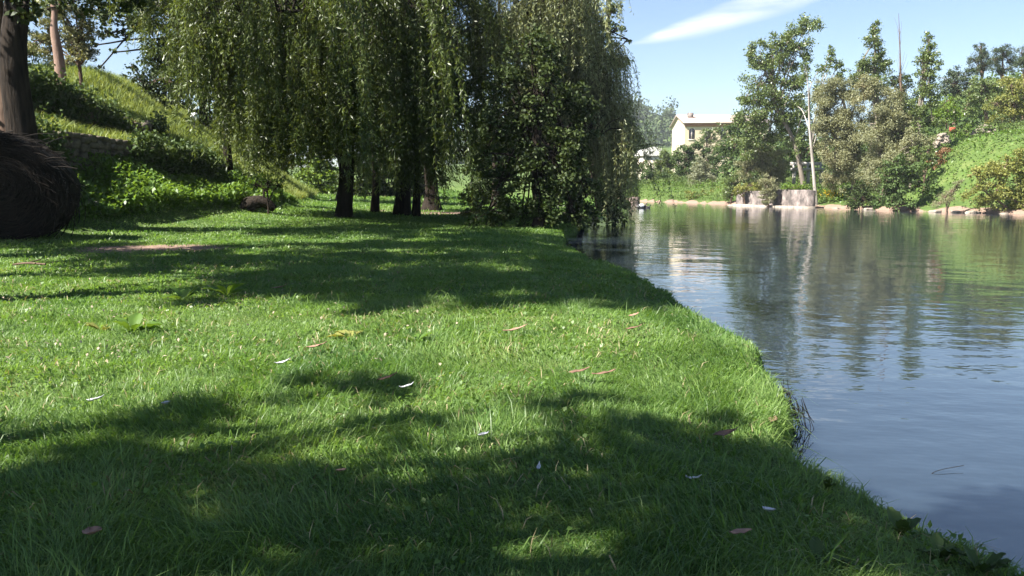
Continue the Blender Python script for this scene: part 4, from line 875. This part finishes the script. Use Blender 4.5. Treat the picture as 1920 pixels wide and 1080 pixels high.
for (wx, wz, ww, wh_) in wins:
    mb = MB(); box(mb, wx-ww/2, wx+ww/2, YD+.18, YD+.24, wz, wz+wh_); o = off(mb, 'window', wg, ro)
    mb = MB(); box(mb, wx-.04, wx+.04, YD+.12, YD+.17, wz, wz+wh_-.01); box(mb, wx-ww/2-.12, wx+ww/2+.12, YD-.12, YD-.004, wz-.15, wz-.002)
    n_ = 9
    for t0, t1 in zip(np.linspace(0, pi, n_)[:-1], np.linspace(0, pi, n_)[1:]):   # arched head
        a1_, a2_ = (wx+math.cos(t0)*ww/2, wz+wh_-ww/2+math.sin(t0)*ww/2), (wx+math.cos(t1)*ww/2, wz+wh_-ww/2+math.sin(t1)*ww/2)
        mb.add([(a1_[0], YD+.05, a1_[1]), (a2_[0], YD+.05, a2_[1]), (a2_[0], YD+.05, wz+wh_), (a1_[0], YD+.05, wz+wh_)], [[0, 1, 2, 3]])
    off(mb, 'frame', tr_, o)
# white roofed hut
hc = P(1222, 292, 125); ro = empty('hut', (hc[0], hc[1], Hz(hc[0], hc[1])), 'low building with a pale rounded roof beyond the bend trees', 'building'); off = Off(ro)
mb = MB(); box(mb, hc[0]-1.4, hc[0]+1.9, hc[1], hc[1]+6, Hz(hc[0], hc[1])-.5, hc[2]); off(mb, 'wall', tr_, ro)
mb = MB(); th = np.linspace(0, pi, 13)
v = [(hc[0]+.25-math.cos(t)*1.95, yy, hc[2]+math.sin(t)*1.35) for yy in (hc[1]-.3, hc[1]+6.3) for t in th]
mb.add(v, [[i, i+1, i+14, i+13] for i in range(12)]); mb.add([(hc[0]+.25, hc[1]-.3, hc[2])]+v[:13], [[0, i+2, i+1] for i in range(12)]); off(mb, 'roof', plain('white_roof', (.72, .68, .64), .7, .08, 2), ro, False)

# far wooded hill
mb = MB(); n = 620; 
hx = -40+rng.random(n)*330; hy = 330+rng.random(n)*210; kp = hx/hy < .195; hx, hy = hx[kp], hy[kp]; hz = H(hx, hy)[0]
for a, b, c_ in zip(hx, hy, hz):
    r_ = 3+rng.random()*3.5; d = unit(130); rad = rng.random(130)**.3
    pt = np.array([a, b, c_+r_*.9])+d*rad[:, None]*np.array([r_, r_, r_*(1+.5*rng.random())]); leaves(mb, pt, 1.7, 1.3, up=.6)
tag(mb.build('distant_woodland', leafmat('hill_wood', (.035, .06, .028), (.09, .12, .05), .15, .7, .2, scale=.08)), kind='stuff')
# mid-distance wood behind the far bank, closing the view between trunks
mb = MB(); n = 90
for q in range(n):
    u = 1380+rng.random()*560; Y = 74+rng.random()*26; a = P(u, 300, Y); g0 = Hz(a[0], a[1]); r_ = 1.6+rng.random()*1.6
    hh = np.interp(u, [1380, 1500, 1700, 1800, 1940], [3.5, 4.5, 4.5, 2.5, 3]) 
    d = unit(300); rad = rng.random(300)**.35
    pt = np.array([a[0], a[1], g0+hh*(.35+.5*rng.random())])+d*rad[:, None]*np.array([r_, r_, r_]); leaves(mb, pt, .42, .3, up=.5)
tag(mb.build('distant_woodland', M['ivy']), kind='stuff')

# ------------------------------------------------------------ fallen leaves, feathers, docks on the lawn
def lawn(u, v):
    g = G(u, v, .3); z = .3
    for _ in range(4): z = Hz(g[0], g[1])+.045; g = G(u, v, z)
    return g
def flat_leaf(name, label, cat, u, v, L, W, m, group, yaw, curl=.3, tilt=.25):
    c = lawn(u, v); n = 7; t = np.linspace(-.5, .5, n); w_ = np.array([.05, .6, .95, 1, .8, .4, .04])*W*.5
    vs = []
    for i_ in range(n):
        zc = curl*L*(t[i_]**2)*1.6
        for s_ in (-1, -.5, 0, .5, 1): vs.append((t[i_]*L, s_*w_[i_], zc+abs(s_)*w_[i_]*curl*1.2+rng.normal()*.002+tilt*t[i_]*L))
    f = [[a*5+b, a*5+b+1, a*5+b+6, a*5+b+5] for a in range(n-1) for b in range(4)]
    v = np.array(vs); ca, sa = math.cos(yaw), math.sin(yaw); v = np.stack([v[:, 0]*ca-v[:, 1]*sa, v[:, 0]*sa+v[:, 1]*ca, v[:, 2]], -1)
    mb = MB(); mb.add(v, f); o = mb.build(name, m, None, True); o.location = (float(c[0]), float(c[1]), float(c[2])+.030)
    md = o.modifiers.new('thickness', 'SOLIDIFY'); md.thickness = .0015
    return tag(o, label, cat, group)
mp1 = plain('pinkish_dead_leaf', (.30, .18, .13), .8, .3, 30); mp2 = plain('brown_dead_leaf', (.17, .10, .07), .8, .3, 30); mf = plain('pale_feather', (.48, .48, .50), .7, .2, 30)
gl_ = 'fallen leaves on the lawn'; gf = 'small white feathers on the lawn'
for (u, v, L, W, m, lab, yaw) in [
  (175, 1018, .125, .055, mp1, 'pinkish curled leaf nearest the bottom left corner', -.9), (640, 897, .06, .03, mp1, 'small pink leaf in the shaded foreground centre', -.6),
  (594, 658, .14, .05, mp1, 'long pink leaf lying in the sunlit band left of centre', .1), (966, 626, .19, .06, mp1, 'long pale pink leaf in the sunlit band at centre', .1),
  (1188, 598, .10, .05, mp1, 'pale leaf at the upper edge of the sunlit band near the river', .4), (1360, 826, .12, .06, mp2, 'brown leaf in shade near the dark hole in the bank', .1),
  (1132, 711, .14, .05, mp2, 'brown leaf right member of the pair at the shadow edge', -.2), (1086, 707, .12, .05, mp2, 'brown leaf left member of the pair at the shadow edge', 0),
  (1388, 1016, .07, .04, mp1, 'dull pink leaf near the bottom right of the lawn', -.3), (726, 719, .12, .04, mp2, 'dark brown leaf in the lit grass left of the white feather', .5),
  (525, 544, .2, .06, mp1, 'pale leaf in the big middle shadow', 0), (1449, 798, .06, .05, mp2, 'reddish leaf just below the dark hole in the bank', .8), (1188, 623, .12, .05, mp2, 'brown speck of a leaf below the pale leaf near the river', 0)]:
    flat_leaf('fallen_leaf', lab, 'leaf', u, v, L, W, m, gl_, yaw)
for (u, v, L, W, lab, yaw) in [
  (762, 736, .08, .025, 'white feather in the sunlit band at centre left', .1), (312, 769, .075, .04, 'pale fluffy feather left of centre in the grass', -.6), (180, 761, .09, .03, 'pale feather near the left shadow edge', .1),
  (1010, 891, .05, .016, 'bluish white feather standing in the shaded foreground', 1.4), (1441, 974, .06, .03, 'white feather near the bottom right in shade', -1.1), (1300, 912, .06, .015, 'thin curled white feather in the shaded foreground', -.4),
  (530, 690, .1, .03, 'tiny white feather in the left sunlit grass', .3), (907, 829, .05, .03, 'pale scrap of feather in the shade right of centre', .2)]:
    flat_leaf('feather', lab, 'feather', u, v, L, W, mf, gf, yaw, .5)
# broad leaved docks
def dock(label, u, v, n, L, m='weed', up=.8, g='broad leaved weeds in the lawn', da=.28):
    c = lawn(u, v); c[2] -= .05; ro = empty('dock_plant', c, label, 'plant', g)
    for q in range(n):
        yaw = rng.random()*2*pi; ln = L*(.65+.5*rng.random()); W_ = ln*.36; k_ = 8; t = np.linspace(0, 1, k_); vs = []
        pr = np.array([.1, .25, .75, 1, .95, .7, .35, .03])*W_*.5; el_ = up*(.5+.6*rng.random())
        xx = ln*t*math.cos(el_)*(1-.1*t); zz = ln*(t*math.sin(el_)-.45*t*t*da*2)+.01
        for i_ in range(k_):
            for s_ in (-1, -.5, 0, .5, 1): vs.append((xx[i_], s_*pr[i_], zz[i_]+abs(s_)*pr[i_]*.5+.004*math.sin(t[i_]*20+s_*3)))
        v_ = np.array(vs); ca, sa = math.cos(yaw), math.sin(yaw); v_ = np.stack([v_[:, 0]*ca-v_[:, 1]*sa, v_[:, 0]*sa+v_[:, 1]*ca, v_[:, 2]], -1)
        mb = MB(); mb.add(v_, [[a*5+b, a*5+b+1, a*5+b+6, a*5+b+5] for a in range(k_-1) for b in range(4)]); mb.build('leaf', M[m], ro, True)
dock('big leaved dock in the sunlit grass at left', 248, 616, 10, .27); dock('dock with yellowing leaves left of the big leaved one', 190, 612, 7, .17, 'yellow')
dock('row of dock leaves at the shadow edge, left plant', 345, 556, 8, .28); dock('row of dock leaves at the shadow edge, right plant', 425, 548, 8, .3)
dock('pale dock in the middle of the sunlit band', 780, 632, 5, .2, 'weed'); dock('dock with a single pale leaf in the shaded foreground left', 362, 925, 3, .13, 'bright', .5)
dock('pale flat dock at the left part of the sunlit band', 660, 625, 7, .24, 'yellow', .5)
dock('upright dock at the water edge in the lower right', 1690, 985, 8, .13, 'ivy', 1.1); dock('broad dark dock at the right edge of the lawn', 1760, 1025, 9, .13, 'ivy', .9)
dock('broad shaded dock in the bottom right of the lawn', 1535, 1035, 8, .12, 'ivy', .7); dock('small bluish dock in the shade near the bottom right', 1130, 900, 5, .09, 'ivy', .6)
dock('dock beside the water in the corner of the bank', 1840, 1055, 8, .13, 'ivy', .9); dock('small upright dock against the water', 1550, 900, 5, .13, 'ivy', 1.2)
# scattered scraps
mb = MB(); cs_ = []
for q in range(300):
    u, v = rng.random()*900*rng.random()**.3, 485+rng.random()**1.3*200; cs_.append(lawn(u, v)+[0, 0, .005])
leaves(mb, np.array(cs_), .03, .018, up=2); tag(mb.build('debris', plain('straw_scrap', (.32, .26, .19), .8, .35, 20)), kind='stuff')
# twig in the grass and dark hole in the bank
c = lawn(50, 500); ro = empty('fallen_twig', c, 'fallen branching twig in the sunlit grass at the far left', 'twig'); off = Off(ro); tb = MB()
tube(tb, spline([c+[-.25, .1, .02], c+[0, 0, .05], c+[.3, -.06, .04]], 5), .015, 6); tube(tb, spline([c+[0, 0, .05], c+[.12, .15, .09]], 4), .009, 5); tube(tb, spline([c+[.1, 0, .05], c+[.2, -.12, .06]], 4), .008, 5); off(tb, 'stem', M['bark_mid'], ro)
c = G(1446, 762, .12); ro = empty('root_clump', c, 'dark tangle of roots where the turf overhangs the water', 'roots'); off = Off(ro); tb = MB()
rock(tb, c+[-.02, .0, -.07], (.07, .12, .09), .6, .35, True)
for q in range(130):
    s_ = c+rng.normal(size=3)*[.05, .09, .04]+[0.05, 0, .06]; e_2 = s_+np.array([.03+.05*rng.random(), rng.normal()*.05, -.10-.10*rng.random()]); tube(tb, spline([s_, (s_+e_2)/2+rng.normal(size=3)*.015, e_2], 3), .0022, 3)
off(tb, 'roots', M['bale'], ro)
c = G(1758, 886, 0); tb = MB(); tube(tb, spline([(c[0]-.08, c[1]-.03, -.02), (c[0], c[1], .01), (c[0]+.16, c[1]+.05, .02)], 5), .0016, 5); tag(tb.build('twig', M['bark']), 'thin twig poking out of the water near the lower right bank', 'twig')

# ------------------------------------------------------------ air
m, nt_, out = mat('haze'); v_ = N(nt_, 'ShaderNodeVolumePrincipled'); v_.inputs['Density'].default_value = .00028; v_.inputs['Color'].default_value = (.86, .92, 1, 1); nt_.links.new(v_.outputs[0], out.inputs['Volume'])
mb = MB(); box(mb, -990, 990, -990, 990, -3.5, 110); tag(mb.build('haze', m), kind='stuff')
